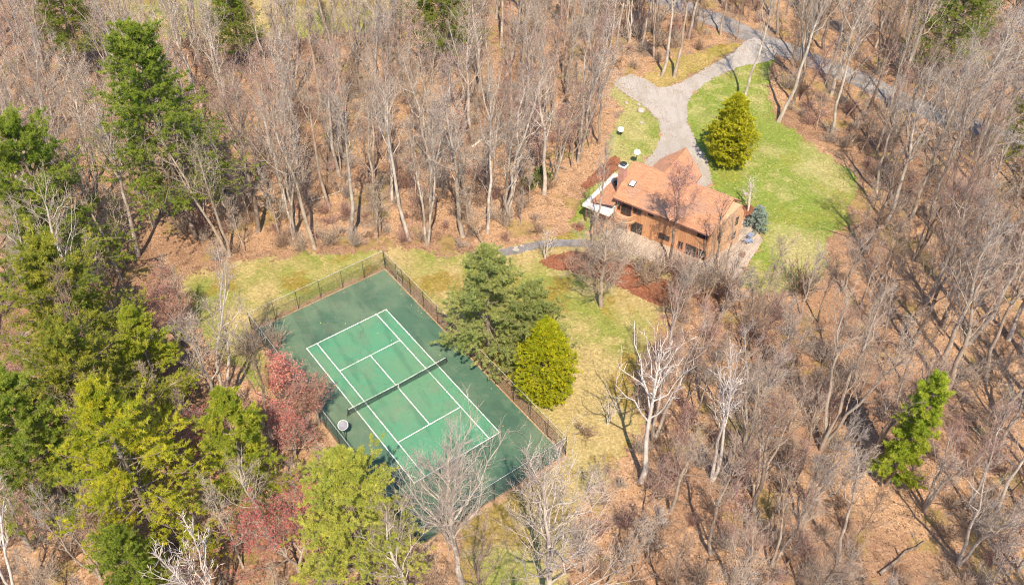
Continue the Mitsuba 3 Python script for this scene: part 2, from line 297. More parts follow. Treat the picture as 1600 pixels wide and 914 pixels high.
def sheet(name, poly, z, mat, ragged, cell, label, holes=None, seed=0):
    """A flat sheet over the polygon with a ragged, patchy rim."""
    x0, y0, x1, y1 = poly.buffer(ragged * 1.5).bounds
    nx, ny = int((x1 - x0) / cell) + 2, int((y1 - y0) / cell) + 2
    X, Y = np.meshgrid(x0 + np.arange(nx) * cell, y0 + np.arange(ny) * cell, indexing='ij')
    rng = np.random.default_rng(seed)
    X = X + rng.uniform(-.32, .32, X.shape) * cell; Y = Y + rng.uniform(-.32, .32, Y.shape) * cell
    cx, cy = (X[:-1, :-1] + X[1:, 1:]) / 2, (Y[:-1, :-1] + Y[1:, 1:]) / 2
    pts = shapely.points(cx, cy)
    sd = shapely.distance(poly.boundary, pts) * np.where(contains_xy(poly, cx, cy), 1, -1)
    nz = meshkit.fbm(np.stack([cx * 0.8, cy * 0.8, cx * 0], -1), 4, seed) - 0.5 + 0.35 * (rng.random(cx.shape) - 0.5)
    keep = sd + ragged * 2.6 * nz > 0
    if holes is not None: keep &= ~contains_xy(holes, cx, cy)
    i, j = np.nonzero(keep)
    q = np.stack([i * ny + j, (i + 1) * ny + j, (i + 1) * ny + j + 1, i * ny + j + 1], -1)
    V = np.stack([X, Y, np.full_like(X, z)], -1).reshape(-1, 3)
    used, inv = np.unique(q, return_inverse=True)
    put(name, (V[used], inv.reshape(-1, 4)), mat)
    tag(name, label, kind='structure')
under = unary_union([COURT.buffer(-0.3), HOUSE.buffer(-1.0)])
sheet('lawn', Polygon(LAWN_COURT).buffer(0), 0.0, 'mat_lawn_dry', 1.0, 0.25, 'dry tan and green grass around the tennis court and the front garden', under, 1)
scene['mat_dirt'] = diffuse(proc(lambda p, n, uv: mix((0.47, 0.34, 0.22), (0.34, 0.215, 0.125), fbm(p.x * 1.1, p.y * 1.1, 2.0, 4)) * (0.8 + 0.4 * voronoi(p.x * 7.0, p.y * 7.0)[2])))
sheet('earth_strip', COURT.buffer(.75).union(court_poly(8.5, 10.6, -16, 13)), 0.004, 'mat_dirt', 0.45, 0.2, 'bare tan earth and dead leaves along the foot of the court fence', under, 9)
sheet('house_lawn', Polygon(LAWN_HOUSE).buffer(0), 0.0, 'mat_lawn_green', 0.7, 0.25, 'bright green lawn to the right of the house', under, 2)
sheet('front_lawn', Polygon(LAWN_FRONT).buffer(0), 0.0, 'mat_lawn_green', 0.5, 0.25, 'small patchy lawn left of the driveway', under, 3)
sheet('grass_verge', Polygon(GRASS_ISLAND).buffer(0), 0.0, 'mat_lawn_moss', 0.8, 0.28, 'mossy yellow verge above the driveway', None, 4)
sheet('meadow', Polygon(MEADOW).buffer(0), 0.0, 'mat_lawn_dry', 1.8, 0.4, 'open grass far behind the woods at the top left', None, 5)
sheet('road', road_poly, 0.004, 'mat_asphalt', 0.25, 0.3, 'grey asphalt lane through the woods', None, 6)
sheet('driveway', drive_poly, 0.008, 'mat_gravel', 0.22, 0.22, 'pale grey gravel driveway with a turning spur', None, 7)
sheet('footpath', path_poly, 0.012, 'mat_slate', 0.12, 0.15, 'dark slate footpath from the court side to the patio', None, 8)
for i, (m, l) in enumerate([(MULCH1, 'long red-brown mulch bed in the front garden'), (MULCH2, 'red-brown mulch bed left of the house'), (MULCH3, 'small mulch bed beside the blue spruce'), (MULCH4, 'tiny mulch patch below the white roof edge')]):
    sheet(numbered('mulch_bed'), smoothed(m, 0.8), 0.016, 'mat_mulch', 0.3, 0.2, l, None, 20 + i)
def slab(poly, z0, z1):
    m = trimesh.creation.extrude_polygon(poly, z1 - z0, engine='earcut'); m.apply_translation((0, 0, z0)); return m
put('patio', slab(Polygon(PATIO), -0.1, 0.14), 'mat_patio'); tag('patio', 'grey-tan plank patio along the front of the house', kind='structure')

# ------------------------------------------------------------------ tennis court
def crect(x0, x1, y0, y1, z0, z1): return slab(court_poly(x0, x1, y0, y1), z0, z1)
put('tennis_court', crect(-9.15, 9.15, -18.3, 18.3, -0.1, 0.05), 'mat_court_outer')
tag('tennis_court', 'green hard tennis court with white lines', kind='structure')
part('tennis_court', 'playing_area', crect(-5.485, 5.485, -11.885, 11.885, 0.049, 0.054), 'mat_court_inner', label='brighter green playing area inside the lines')
def line(x0, x1, y0, y1): part('tennis_court', 'line', crect(x0, x1, y0, y1, 0.053, 0.059), 'mat_line')
lw = 0.055
for s in (-1, 1):
    line(s * 5.485 - lw, s * 5.485 + lw, -11.885 + lw, 11.885 - lw)
    line(s * 4.115 - lw, s * 4.115 + lw, -11.885 + lw, 11.885 - lw)
    line(-5.485 - lw, 5.485 + lw, s * 11.885 - lw, s * 11.885 + lw)
    line(-4.115 + lw, 4.115 - lw, s * 6.4 - lw, s * 6.4 + lw)
line(-lw, lw, -6.4 + lw, 6.4 - lw)
def cp(x, y, z): w = c2w(x, y); return (w[0], w[1], z)
def wires(polylines, r):
    P = np.array(polylines, float)
    return tubes(P, np.full(P.shape[:2], r), 3)
net = thing('tennis_net', 'dark tennis net with a white top band across the court', 'net')
NX = 6.43
def net_h(x): return 0.914 + 0.156 * (abs(x) / NX) ** 1.5
part(net, 'net_mesh', wires([[cp(x, 0, 0.07), cp(x, 0, net_h(x))] for x in np.arange(-NX + .05, NX, 0.07)] +
     [[cp(a, 0, 0.09 + f * (net_h(a) - 0.12)), cp(b, 0, 0.09 + f * (net_h(b) - 0.12))] for f in np.linspace(0, 1, 13) for a, b in zip(np.linspace(-NX, NX, 9)[:-1], np.linspace(-NX, NX, 9)[1:])], 0.008), 'mat_net')
part(net, 'top_band', cat([hull([cp(a, s, net_h(a) - .05) for s in (-.022, .022)] + [cp(a, s, net_h(a) + .012) for s in (-.022, .022)] + [cp(b, s, net_h(b) - .05) for s in (-.022, .022)] + [cp(b, s, net_h(b) + .012) for s in (-.022, .022)]) for a, b in zip(np.linspace(-NX, NX, 13)[:-1], np.linspace(-NX, NX, 13)[1:])]), 'mat_line')
part(net, 'center_strap', hull([cp(x, s, z) for x in (-.03, .03) for s in (-.025, .025) for z in (.06, .88)]), 'mat_line')
for s in (-1, 1):
    part(net, 'post', cat([cyl(cp(s * (NX + .07), 0, .04), cp(s * (NX + .07), 0, 1.12), .055, 8), cyl(cp(s * (NX + .3), 0, .04), cp(s * (NX + .07), 0, .98), .03, 6)]), 'mat_metal_dark')
for i, (x, y, l) in enumerate([(-2.2, 14.6, 'yellow tennis ball lying behind the far baseline'), (0.2, 12.7, 'yellow tennis ball on the centre of the far baseline'), (6.6, 1.5, 'yellow tennis ball beside the right net post'), (3.2, 6.9, 'yellow tennis ball in the far right service corner'), (2.6, 9.0, 'yellow tennis ball inside the far backcourt'), (-5.0, -7.2, 'yellow tennis ball by the left tramline in the near half'), (-6.5, 15.5, 'yellow tennis ball near the far left corner of the court')]):
    m = trimesh.creation.icosphere(2, 0.055); m.apply_translation(cp(x, y, .115))
    put(tag(numbered('tennis_ball'), l, 'ball', 'tennis balls on the court'), m, 'mat_ball', True)

# chain-link fence: posts, rails, panels of woven wire, a gate on the right side
fence = thing('chain_link_fence', 'tall black chain-link fence around the tennis court', 'fence')
FX, FY, FH = 9.35, 18.5, 3.05
corners = [(-FX, -FY), (FX, -FY), (FX, FY), (-FX, FY)]
def panel(a, b, z0=0.1, z1=FH - 0.04, pitch=0.085, r=0.0032):
    a, b = np.array(a, float), np.array(b, float)
    L, h = np.linalg.norm(b - a), z1 - z0
    lines = []
    for s in (1, -1):
        for o in np.arange(-h, L, pitch):
            t0, t1 = max(o, 0.0), min(o + h, L)
            if t1 - t0 < 0.02: continue
            u0, u1, q0, q1 = t0, t1, t0 - o, t1 - o
            if s < 0: u0, u1 = L - u0, L - u1
            p0, p1 = a + (b - a) * u0 / L, a + (b - a) * u1 / L
            lines.append([cp(*p0, z0 + q0), cp(*p1, z0 + q1)])
    return wires(lines, r)
GATE = (14.2, 15.5)
for k in range(4):
    a, b = np.array(corners[k]), np.array(corners[(k + 1) % 4])
    L = np.linalg.norm(b - a); nb = round(L / 3.07)
    pts = [a + (b - a) * i / nb for i in range(nb + 1)]
    if k == 1:
        pts = [p for p in pts if abs(p[1] - 14.8) > 1.0] + [np.array([FX, GATE[0]]), np.array([FX, GATE[1]])]
        pts.sort(key=lambda p: p[1])
    for i, p in enumerate(pts[:-1]):
        part(fence, 'post', cyl(cp(*p, -.1), cp(*p, FH + (.06 if i == 0 else .02)), .055 if i == 0 else .038, 7), 'mat_metal_dark')
    part(fence, 'top_rail', cyl(cp(*a, FH), cp(*b, FH), .027, 6), 'mat_galv', label='grey top rail of the fence')
    part(fence, 'bottom_wire', cyl(cp(*a, .12), cp(*b, .12), .012, 4), 'mat_metal_dark')
    for p, q in zip(pts[:-1], pts[1:]):
        if k == 1 and abs(p[1] - GATE[0]) < .01: continue
        part(fence, 'wire_panel', panel(p, q), 'mat_wire')
    for p, q in ((pts[0], pts[1]), (pts[-1], pts[-2])):     # slanting brace at each end
        part(fence, 'brace', cyl(cp(*p, 1.6), cp(*q, .15), .022, 5), 'mat_metal_dark')
g0, g1 = np.array([FX, GATE[0] + .07]), np.array([FX, GATE[1] - .07])
gate = part(fence, 'gate', cat([cyl(cp(*g0, .08), cp(*g0, 2.15), .028, 6), cyl(cp(*g1, .08), cp(*g1, 2.15), .028, 6), cyl(cp(*g0, .08), cp(*g1, .08), .026, 6), cyl(cp(*g0, 2.15), cp(*g1, 2.15), .026, 6), cyl(cp(*g0, 1.1), cp(*g1, 1.1), .022, 6)]), 'mat_galv', label='grey framed gate of the fence')
part(gate, 'wire_mesh', panel(g0, g1, .1, 2.13), 'mat_wire')
part(fence, 'wire_panel', panel(np.array([FX, GATE[0]]), np.array([FX, GATE[1]]), 2.2), 'mat_wire')

# ------------------------------------------------------------------ house
house = thing('cedar_house', 'orange cedar house with a shingled gable roof and white flat roof edge', 'house')
def hp(d, n, z): w = h2w(d, n); return (w[0], w[1], z)
def to_house(m):
    m = m.copy(); v = m.vertices; w = HO[None] + v[:, :1] * HD[None] + v[:, 1:2] * HN[None]
    m.vertices = np.column_stack([w, v[:, 2]]); return m
def hbox(*a): return to_house(box(*a))
def prism_d(profile, d0, d1):
    """profile in (n, z) run along d"""
    m = trimesh.creation.extrude_polygon(Polygon(profile), d1 - d0, engine='earcut')
    v = m.vertices.copy(); m.vertices = np.column_stack([v[:, 2] + d0, v[:, 0], v[:, 1]])
    m.fix_normals(); return to_house(m)
def prism_n(profile, n0, n1):
    m = trimesh.creation.extrude_polygon(Polygon(profile), n1 - n0, engine='earcut')
    v = m.vertices.copy(); m.vertices = np.column_stack([v[:, 0], v[:, 2] + n0, v[:, 1]])
    m.fix_normals(); return to_house(m)
def roof_slab(c, t=0.2, parent=house, name='roof', mat='mat_shingle'):
    """c: four (d, n, z) corners of the top face: eave a, eave b, ridge b, ridge a"""
    c = np.array(c, float); e = np.linalg.norm(c[1] - c[0])
    up = (c[3] + c[2] - c[0] - c[1]); up /= np.linalg.norm(up); al = (c[1] - c[0]) / e
    # a grid of course strips, each 1.2 cm proud of the next, so that eave lines catch light
    V, UV, F = [], [], []
    ns = max(4, int(np.linalg.norm(c[3] - c[0]) / 0.45))
    nrm = np.cross(al, up); nrm *= np.sign(nrm[2])
    for i in range(ns):
        f0, f1 = i / ns, (i + 1) / ns
        p = [c[0] + (c[3] - c[0]) * f0 + nrm * .025, c[1] + (c[2] - c[1]) * f0 + nrm * .025, c[1] + (c[2] - c[1]) * f1, c[0] + (c[3] - c[0]) * f1, c[0] + (c[3] - c[0]) * f0, c[1] + (c[2] - c[1]) * f0]
        k = len(V)
        V += p; UV += [((q - c[0]) @ al, (q - c[0]) @ up) for q in p]
        F += [[k, k + 1, k + 2], [k, k + 2, k + 3], [k + 4, k + 5, k + 1], [k + 4, k + 1, k]]
    V = np.array(V); W = np.column_stack([HO[None] + V[:, :1] * HD[None] + V[:, 1:2] * HN[None], V[:, 2]])
    key = part(parent, name, (W, np.array(F)), mat, uv=np.array(UV))
    low = c - np.array([0, 0, .012])
    part(key, 'deck', to_house(hull(np.vstack([low, low - [0, 0, t]]))), 'mat_fascia', label='dark fascia and underside of the roof')
    return key
part(house, 'wall', prism_d([(.6, 0), (8.7, 0), (8.7, 4.75), (5.9, 6.9), (.6, 4.85)], .25, 13.9), 'mat_siding', label='orange vertical board walls')
part(house, 'wall', to_house(hull([(13.9, .62, 0), (15.6, 6.9, 0), (13.85, 6.9, 0), (13.9, .62, 4.88), (15.3, 5.85, 6.85), (13.85, 5.85, 6.85), (15.6, 6.9, 5.0), (13.85, 6.9, 5.0)])), 'mat_siding_pale', label='paler angled end wall at the right of the house')
part(house, 'wall', prism_n([(1.3, 0), (6.8, 0), (6.8, 4.5), (4.0, 6.5), (1.3, 4.5)], 8.7, 11.4), 'mat_siding', label='garage wing wall')
roof_slab([(-.05, 0, 5.0), (14.05, 0, 5.0), (14.25, 5.9, 7.2), (-.55, 5.9, 7.2)])
roof_slab([(14.2, 9.0, 5.0), (-.4, 9.0, 5.0), (-.55, 5.93, 7.2), (14.25, 5.93, 7.2)])
roof_slab([(.75, 8.2, 4.65), (.75, 11.7, 4.65), (3.72, 13.35, 6.85), (4.0, 6.1, 7.1)])
roof_slab([(7.25, 11.7, 4.65), (7.5, 8.0, 4.75), (4.02, 6.1, 7.1), (3.76, 13.35, 6.85)])
part(house, 'gutter', to_house(cyl((0, -.06, 4.9), (14.05, -.06, 4.9), .065, 6)), 'mat_fascia', label='dark red-brown gutter along the front eave')
# low wing with the white flat roof edge
part(house, 'wall', hbox(-2.9, .25, .9, 6.4, 0, 2.7), 'mat_siding')
part(house, 'flat_roof', hbox(-3.95, .25, -1.35, 7.3, 2.7, 3.02), 'mat_white', label='white flat roof edge of the low wing')
roof_slab([(-3.25, 6.6, 3.06), (-3.25, -.45, 3.06), (.25, -.45, 4.0), (.25, 6.6, 4.0)], 0.03, name='lean_to_roof')
for n_ in (-.9, 2.0, 4.6, 6.9):
    part(house, 'column', hbox(-3.6, -3.42, n_ - .09, n_ + .09, 0, 2.7), 'mat_fascia')
for d_ in (-2.2, -.8):
    part(house, 'column', hbox(d_ - .09, d_ + .09, -1.0, -.82, 0, 2.7), 'mat_fascia')
# chimney, vent, skylight
ch = part(house, 'chimney', hbox(-1.0, -.1, 2.6, 3.5, 0, 8.1), 'mat_brick', label='pinkish brick chimney')
part(ch, 'crown', hbox(-1.06, -.04, 2.54, 3.56, 8.1, 8.25), 'mat_white')
part(ch, 'cap', cat([to_house(cyl((-.55, 3.05, 8.25), (-.55, 3.05, 8.5), .28, 10)), to_house(cyl((-.55, 3.05, 8.5), (-.55, 3.05, 8.62), .48, 12, .34))]), 'mat_metal_dark', label='dark metal chimney cap')
vp = part(house, 'roof_vent', cat([to_house(cyl((-2.1, 4.6, 3.3), (-2.1, 4.6, 3.85), .26, 12)), to_house(cyl((-2.1, 4.6, 3.85), (-2.1, 4.6, 3.97), .46, 12, .2))]), 'mat_metal_dark', label='round dark vent on the lean-to roof')
sl = [(.75, 2.3), (1.6, 2.3), (1.6, 3.25), (.75, 3.25)]
zs = lambda n_: 5 + n_ * 2.2 / 5.9
sk = part(house, 'skylight', to_house(hull([(d, n_, zs(n_) + h) for d, n_ in sl for h in (-.02, .14)])), 'mat_metal_dark', label='grey-framed pyramid skylight')
part(sk, 'pane', to_house(hull([(d + .06 * (1 if d < 1 else -1), n_ + .06 * (1 if n_ < 3 else -1), zs(n_) + .15) for d, n_ in sl] + [(1.17, 2.78, zs(2.78) + .5)])), 'mat_glass_sky')
def window(d0, d1, z0, z1, k, n=.6, name='window'):
    w = part(house, name, cat([hbox(d0, d0 + .06, n - .07, n + .02, z0, z1), hbox(d1 - .06, d1, n - .07, n + .02, z0, z1), hbox(d0 + .06, d1 - .06, n - .068, n + .02, z0, z0 + .06), hbox(d0 + .06, d1 - .06, n - .068, n + .02, z1 - .06, z1)] +
             [hbox(x - .025, x + .025, n - .066, n + .02, z0 + .06, z1 - .06) for x in np.linspace(d0, d1, k + 1)[1:-1]]), 'mat_fascia')
    e = np.linspace(d0, d1, k + 1)
    for a, b in zip(e[:-1], e[1:]):
        part(w, 'pane', hbox(a + (.06 if a == d0 else .025), b - (.06 if b == d1 else .025), n - .03, n - .01, z0 + .06, z1 - .06), 'mat_glass_dark')
window(.95, 2.5, 2.4, 4.25, 2, name='glass_door'); window(2.75, 3.95, 3.3, 4.3, 2); window(4.95, 5.75, 3.9, 4.55, 1)
window(2.7, 4.4, .16, 2.0, 2, name='glass_door'); window(6.85, 8.45, .95, 1.85, 3); window(12.1, 13.5, 3.7, 4.45, 2)
window(9.75, 10.45, .5, 1.8, 1); window(10.8, 12.35, .2, 1.9, 2); window(12.45, 13.7, .3, 1.85, 2); window(.4, .85, 2.9, 4.2, 1)
ED = np.array([1.7, 6.28]); ED /= np.linalg.norm(ED)
def ebox(t0, t1, o0, o1, z0, z1): return to_house(hull([(13.9 + t * ED[0] + o * ED[1], .62 + t * ED[1] - o * ED[0], z) for t in (t0, t1) for o in (o0, o1) for z in (z0, z1)]))
def side_window(n0, n1, z0, z1):
    w = part(house, 'window', ebox(n0, n1, -.02, .05, z0, z1), 'mat_fascia')
    part(w, 'pane', ebox(n0 + .06, n1 - .06, .0, .065, z0 + .06, z1 - .06), 'mat_glass_dark')
side_window(1.6, 2.3, 2.9, 4.2); side_window(4.9, 5.5, 3.6, 5.0); side_window(4.9, 5.5, 1.2, 2.5)
bal = part(house, 'balcony', to_house(slab(Polygon([(1.7 + 1.55 * math.cos(a), .58 + 1.5 * math.sin(a)) for a in np.linspace(math.pi, 2 * math.pi, 20)]), 2.15, 2.32)), 'mat_siding_pale', label='rounded balcony with close balusters')
arc = np.linspace(math.pi + .05, 2 * math.pi - .05, 27)
for a in arc:
    part(bal, 'baluster', hbox(1.7 + 1.48 * math.cos(a) - .03, 1.7 + 1.48 * math.cos(a) + .03, .58 + 1.43 * math.sin(a) - .03, .58 + 1.43 * math.sin(a) + .03, 1.85, 3.2), 'mat_siding_pale')
rail = np.array([[hp(1.7 + 1.48 * math.cos(a), .58 + 1.43 * math.sin(a), 3.24) for a in arc]])
part(bal, 'handrail', cat([cyl(p, q, .06, 6) for p, q in zip(rail[0][:-1], rail[0][1:])]), 'mat_siding_pale')
for d_ in (.75, 2.65): part(bal, 'support_post', hbox(d_ - .07, d_ + .07, -.35, -.21, .14, 2.15), 'mat_siding_pale')

# round dishes on poles
def dish(x, y, h, r, mat, label, tilt=0.5, az=-1.57):
    k = thing('round_dish', label, 'dish', None)
    prof = [(0.001, 0), (r * .5, r * .04), (r * .85, r * .13), (r, r * .2), (r * .98, r * .23), (r * .84, r * .16), (r * .5, r * .07), (0.001, r * .03)]
    m = trimesh.creation.revolve(np.array(prof), sections=28)
    M = trimesh.transformations.rotation_matrix(tilt, (-math.sin(az), math.cos(az), 0)); M[:3, 3] = (x, y, h)
    m.apply_transform(M); part(k, 'reflector', m, mat, 30)
    rim = np.array([(M @ np.array([r * math.cos(a), r * math.sin(a), r * .22, 1]))[:3] for a in np.linspace(0, 2 * math.pi, 29)])
    part(k, 'rim', cat([cyl(p, q, .03, 5) for p, q in zip(rim[:-1], rim[1:])]), 'mat_line')
    part(k, 'pole', cyl((x, y, -.1), (x, y, h), .045, 7), 'mat_metal_dark')
dish(-17.9, 61.1, 2.8, .54, 'mat_dish', 'grey round dish with pale rim on a pole left of the court')
dish(16.65, 119.4, 1.1, .46, 'mat_line', 'white round dish on a short pole on the lawn left of the driveway')
dish(18.3, 111.8, 2.2, .46, 'mat_line', 'white round dish on a tall dark pole behind the house')

# patio furniture
def chair(x, y, rot, label):
    k = thing('lounge_chair', label, 'chair', None)
    def tr(m):
        m = m.copy(); m.apply_transform(trimesh.transformations.rotation_matrix(rot, (0, 0, 1))); m.apply_translation((x, y, .14)); return m
    part(k, 'seat', tr(box(-.3, .3, -.55, .45, .32, .4)), 'mat_blue')
    part(k, 'backrest', tr(hull([(sx, y_, z) for sx in (-.3, .3) for y_, z in ((.42, .36), (.5, .36), (.78, .95), (.86, .93))])), 'mat_blue')
    for sx in (-.26, .26):
        for sy in (-.5, .4): part(k, 'leg', tr(cyl((sx, sy, 0), (sx, sy, .33), .025, 6)), 'mat_metal_dark')
        part(k, 'armrest', tr(box(sx - .04, sx + .04, -.35, .5, .55, .59)), 'mat_blue')
chair(32.0, 95.0, 2.5, 'blue lounge chair at the patio corner nearest the blue spruce')
chair(31.6, 93.9, 1.9, 'blue lounge chair second from the blue spruce on the patio')
pot = thing('planter', 'round brown planter at the edge of the patio', 'planter')
part(pot, 'pot', trimesh.creation.revolve(np.array([(.001, 0), (.26, 0), (.36, .42), (.4, .44), (.4, .5), (.33, .5), (.3, .4), (.001, .4)]), sections=20).apply_translation((30.3, 91.2, .14)), 'mat_mulch', 30)
_rp = np.random.default_rng(5)
_a = _rp.uniform(0, 2 * np.pi, 40); _b = np.array([[30.3, 91.2, .5]]) + np.column_stack([np.cos(_a), np.sin(_a), _a * 0]) * _rp.uniform(0, .25, (40, 1))
part(pot, 'dry_stems', spikes(np.stack([_b, _b + np.column_stack([np.cos(_a) * .25, np.sin(_a) * .25, _rp.uniform(.3, .6, 40)])], 1), np.full((40, 2), .02)), 'twig_brown')
# loose stones beside the house and the driveway
def rock(x, y, z, r, seed, label, group=None):
    rng = np.random.default_rng(seed)
    m = trimesh.creation.icosphere(2, 1.0)
    m.vertices *= (1 + .5 * (meshkit.noise(m.vertices * 1.3 + seed, seed)[:, None] - .5)) * np.array([r, r * rng.uniform(.7, 1.1), r * rng.uniform(.5, .75)])
    m.apply_transform(trimesh.transformations.rotation_matrix(rng.uniform(0, 6.28), (0, 0, 1))); m.apply_translation((x, y, z + r * .2))
    put(tag(numbered('rock'), label, 'rock', group), m, 'mat_rock', 40)
_r = np.random.default_rng(77)
for i in range(34):
    t = _r.random(); q = h2w(7.9 + 4.6 * t + _r.uniform(-.3, .6), 9.4 - .3 * t + _r.uniform(-.3, 1.3))
    rock(q[0], q[1], 0, _r.uniform(.18, .5), 100 + i, 'pale stone in the rubble bank between the garage wing and the lawn', 'pale stones in the rubble bank behind the house')
rock(18.4, 128.6, 0, .35, 2, 'pale stone at the woods edge left of the driveway turning spur'); rock(20.3, 128.0, 0, .4, 3, 'pale stone on the grass beside the driveway spur')
rock(20.6, 126.4, 0, .55, 4, 'brownish grey boulder on the grass below the driveway spur'); rock(20.3, 122.9, 0, .3, 6, 'pale stone in the middle of the small front lawn')
rock(33.2, 104.6, 0, .38, 7, 'lone grey stone on the lawn behind the right end of the house')

# ------------------------------------------------------------------ bare trees
def child_lines(rng, P, n, t0, t1, a0, a1, length, up, M, wob=0.06):
    """n side branches on each polyline of P; returns their points, their parents and their place along them."""
    N, m = P.shape[:2]
    par = np.repeat(np.arange(N), n)
    t = t0 + (t1 - t0) * ((np.tile(np.arange(n), N) + rng.random(N * n)) / n)
    f = t * (m - 1); i = np.minimum(f.astype(int), m - 2); w = (f - i)[:, None]
    base = P[par, i] * (1 - w) + P[par, i + 1] * w
    d, u, v = frame_of(P[par, i + 1] - P[par, i])
    az = np.tile(np.arange(n), N) * 2.4 + rng.uniform(0, 6.28, N)[par] + rng.normal(0, .4, N * n)
    an = rng.uniform(a0, a1, N * n)
    d = np.cos(an)[:, None] * d + np.sin(an)[:, None] * (np.cos(az)[:, None] * u + np.sin(az)[:, None] * v)
    d[:, 2] += up * .5; d /= np.linalg.norm(d, axis=1, keepdims=True)
    L = length(t, par, rng)
    s = np.linspace(0, 1, M)
    Q = base[:, None] + (L[:, None] * s)[:, :, None] * d[:, None]
    Q[:, :, 2] += (L[:, None] * s ** 2) * up * .35
    jit = np.cumsum(rng.normal(0, 1, Q.shape) * (L[:, None, None] * wob / math.sqrt(M)), 1); jit[:, 0] = 0
    return Q + jit, par, t, L
def plen(P): return np.linalg.norm(np.diff(P, axis=1), axis=2).sum(1)
def bare_tree(seed, H=20, crown0=.4, limbs=17, spread=.3, r0=.24, ang=(.45, .9), up=.5, sub=6, tw=6, tip=1, stems=1, lean=.02, twr=.011, lr=.011):
    """(wood mesh, twig mesh, twig-end points) of a leafless tree H metres tall standing on the origin."""
    rng = np.random.default_rng(seed)
    M = 9; s = np.linspace(0, 1, M)
    ST, SR = [], []
    for k in range(stems):
        a = rng.uniform(0, 6.28) + k * 6.28 / stems
        out = (.12 + .1 * rng.random()) * H * (stems > 1)
        h = H * (1 if k == 0 else rng.uniform(.78, .97))
        p = np.stack([out * s ** 1.3 * math.cos(a), out * s ** 1.3 * math.sin(a), h * s], 1)
        w = np.cumsum(rng.normal(0, 1, (M, 2)), 0) * H * .011; w[0] = 0
        p[:, :2] += w + np.outer(s, rng.normal(0, lean, 2) * H)
        p[0, 2] = -.6
        ST.append(p); SR.append(r0 / stems ** .4 * (1 - s) ** .75 * np.where(s == 0, 1.25, 1) + .02)
    ST, SR = np.array(ST), np.array(SR)
    L1, par1, t1, len1 = child_lines(rng, ST, max(6, limbs // stems + 2 * (stems > 1)), crown0, .96, *ang, lambda t, p, g: H * spread * (1.12 - .75 * (t - crown0) / (1 - crown0)) * g.uniform(.65, 1.15, len(t)), up, 6, .10)
    R1 = np.minimum(lr * len1 + .012, .62 * np.array([np.interp(t, s, SR[p]) for t, p in zip(t1, par1)]))[:, None] * (1 - .8 * np.linspace(0, 1, 6))
    L2, par2, t2, len2 = child_lines(rng, L1, sub, .18, .98, .4, .95, lambda t, p, g: len1[p] * .42 * (1.15 - .6 * t) * g.uniform(.6, 1.2, len(t)), up * .5, 4, .09)
    R2 = (.008 * len2 + .009)[:, None] * (1 - .7 * np.linspace(0, 1, 4))
    L3, par3, t3, len3 = child_lines(rng, L2, tw, .1, 1.0, .35, .9, lambda t, p, g: (.35 * len2[p] + .35) * g.uniform(.6, 1.25, len(t)), up * .4, 3, .08)
    R3 = np.full((len(L3), 3), twr * 1.15) * (1 - .35 * np.linspace(0, 1, 3))
    top, _, _, _ = child_lines(rng, ST, 9, .8, 1.0, .2, .7, lambda t, p, g: H * .1 * g.uniform(.5, 1.1, len(t)), up, 3)
    lines = [spikes(L3, R3), spikes(top, np.full((len(top), 3), twr * 1.5))]
    ends = [L3[:, -1], L3[:, 1], top[:, -1]]
    if tip:
        L4, _, _, _ = child_lines(rng, L3, tip, .25, 1.0, .35, .8, lambda t, p, g: .45 * len3[p] * g.uniform(.6, 1.3, len(t)), up * .3, 2)
        lines.append(spikes(L4, np.full((len(L4), 2), twr))); ends.append(L4[:, -1])
    wood = join([tubes(ST, SR, 8), tubes(L1, R1, 5), tubes(L2, R2, 3)])
    return wood, join(lines), np.vstack(ends)
def bud_cloud(rng, ends, n, size, cols):
    """small red buds and flowers at the twig ends"""
    c = ends[rng.integers(0, len(ends), n)] + rng.normal(0, .12, (n, 3))
    a = rng.normal(0, 1, (n, 3, 3)) * np.array([1, 1, .5]); a /= np.linalg.norm(a, axis=2, keepdims=True)
    V = c[:, None] + a * size * rng.uniform(.6, 1.3, (n, 1, 1))
    col = np.array(cols)[rng.integers(0, len(cols), n)] * rng.uniform(.8, 1.2, (n, 1))
    return V.reshape(-1, 3), np.arange(3 * n).reshape(-1, 3), np.repeat(col, 3, 0)
PLY = {}
def group(name, pieces):
    """a shapegroup from {part name: (ply dict, bsdf)}"""
    g = {'type': 'shapegroup'}
    for k, (p, b) in pieces.items(): g[k] = {**p, 'bsdf': {'type': 'ref', 'id': b}}
    scene[name] = g
def wood_ply(key, *a, **k):
    if key not in PLY:
        w, t, e = bare_tree(*a, **k)
        PLY[key] = (mikit.ply(w, smooth=True), mikit.ply(t), e)
    return PLY[key]
FORMS = {
    'slim0': dict(tip=0, twr=.012, seed=11, H=20, crown0=.48, limbs=15, spread=.22, r0=.20, ang=(.35, .8), up=.7),
    'slim1': dict(tip=0, twr=.012, seed=12, H=20, crown0=.42, limbs=17, spread=.24, r0=.22, ang=(.4, .85), up=.6),
    'slim2': dict(tip=0, twr=.012, seed=13, H=20, crown0=.55, limbs=13, spread=.25, r0=.23, ang=(.35, .8), up=.7),
    'oak0': dict(tip=2, seed=21, H=20, crown0=.33, limbs=20, spread=.33, r0=.28, ang=(.6, 1.15), up=.35),
    'oak1': dict(tip=2, seed=22, H=20, crown0=.36, limbs=19, spread=.30, r0=.27, ang=(.5, 1.05), up=.45),
    'fork0': dict(tip=2, seed=31, H=20, crown0=.36, limbs=18, spread=.25, r0=.25, ang=(.35, .8), up=.6, stems=2),
    'fork1': dict(tip=2, seed=32, H=20, crown0=.34, limbs=21, spread=.23, r0=.26, ang=(.35, .75), up=.6, stems=3),
}
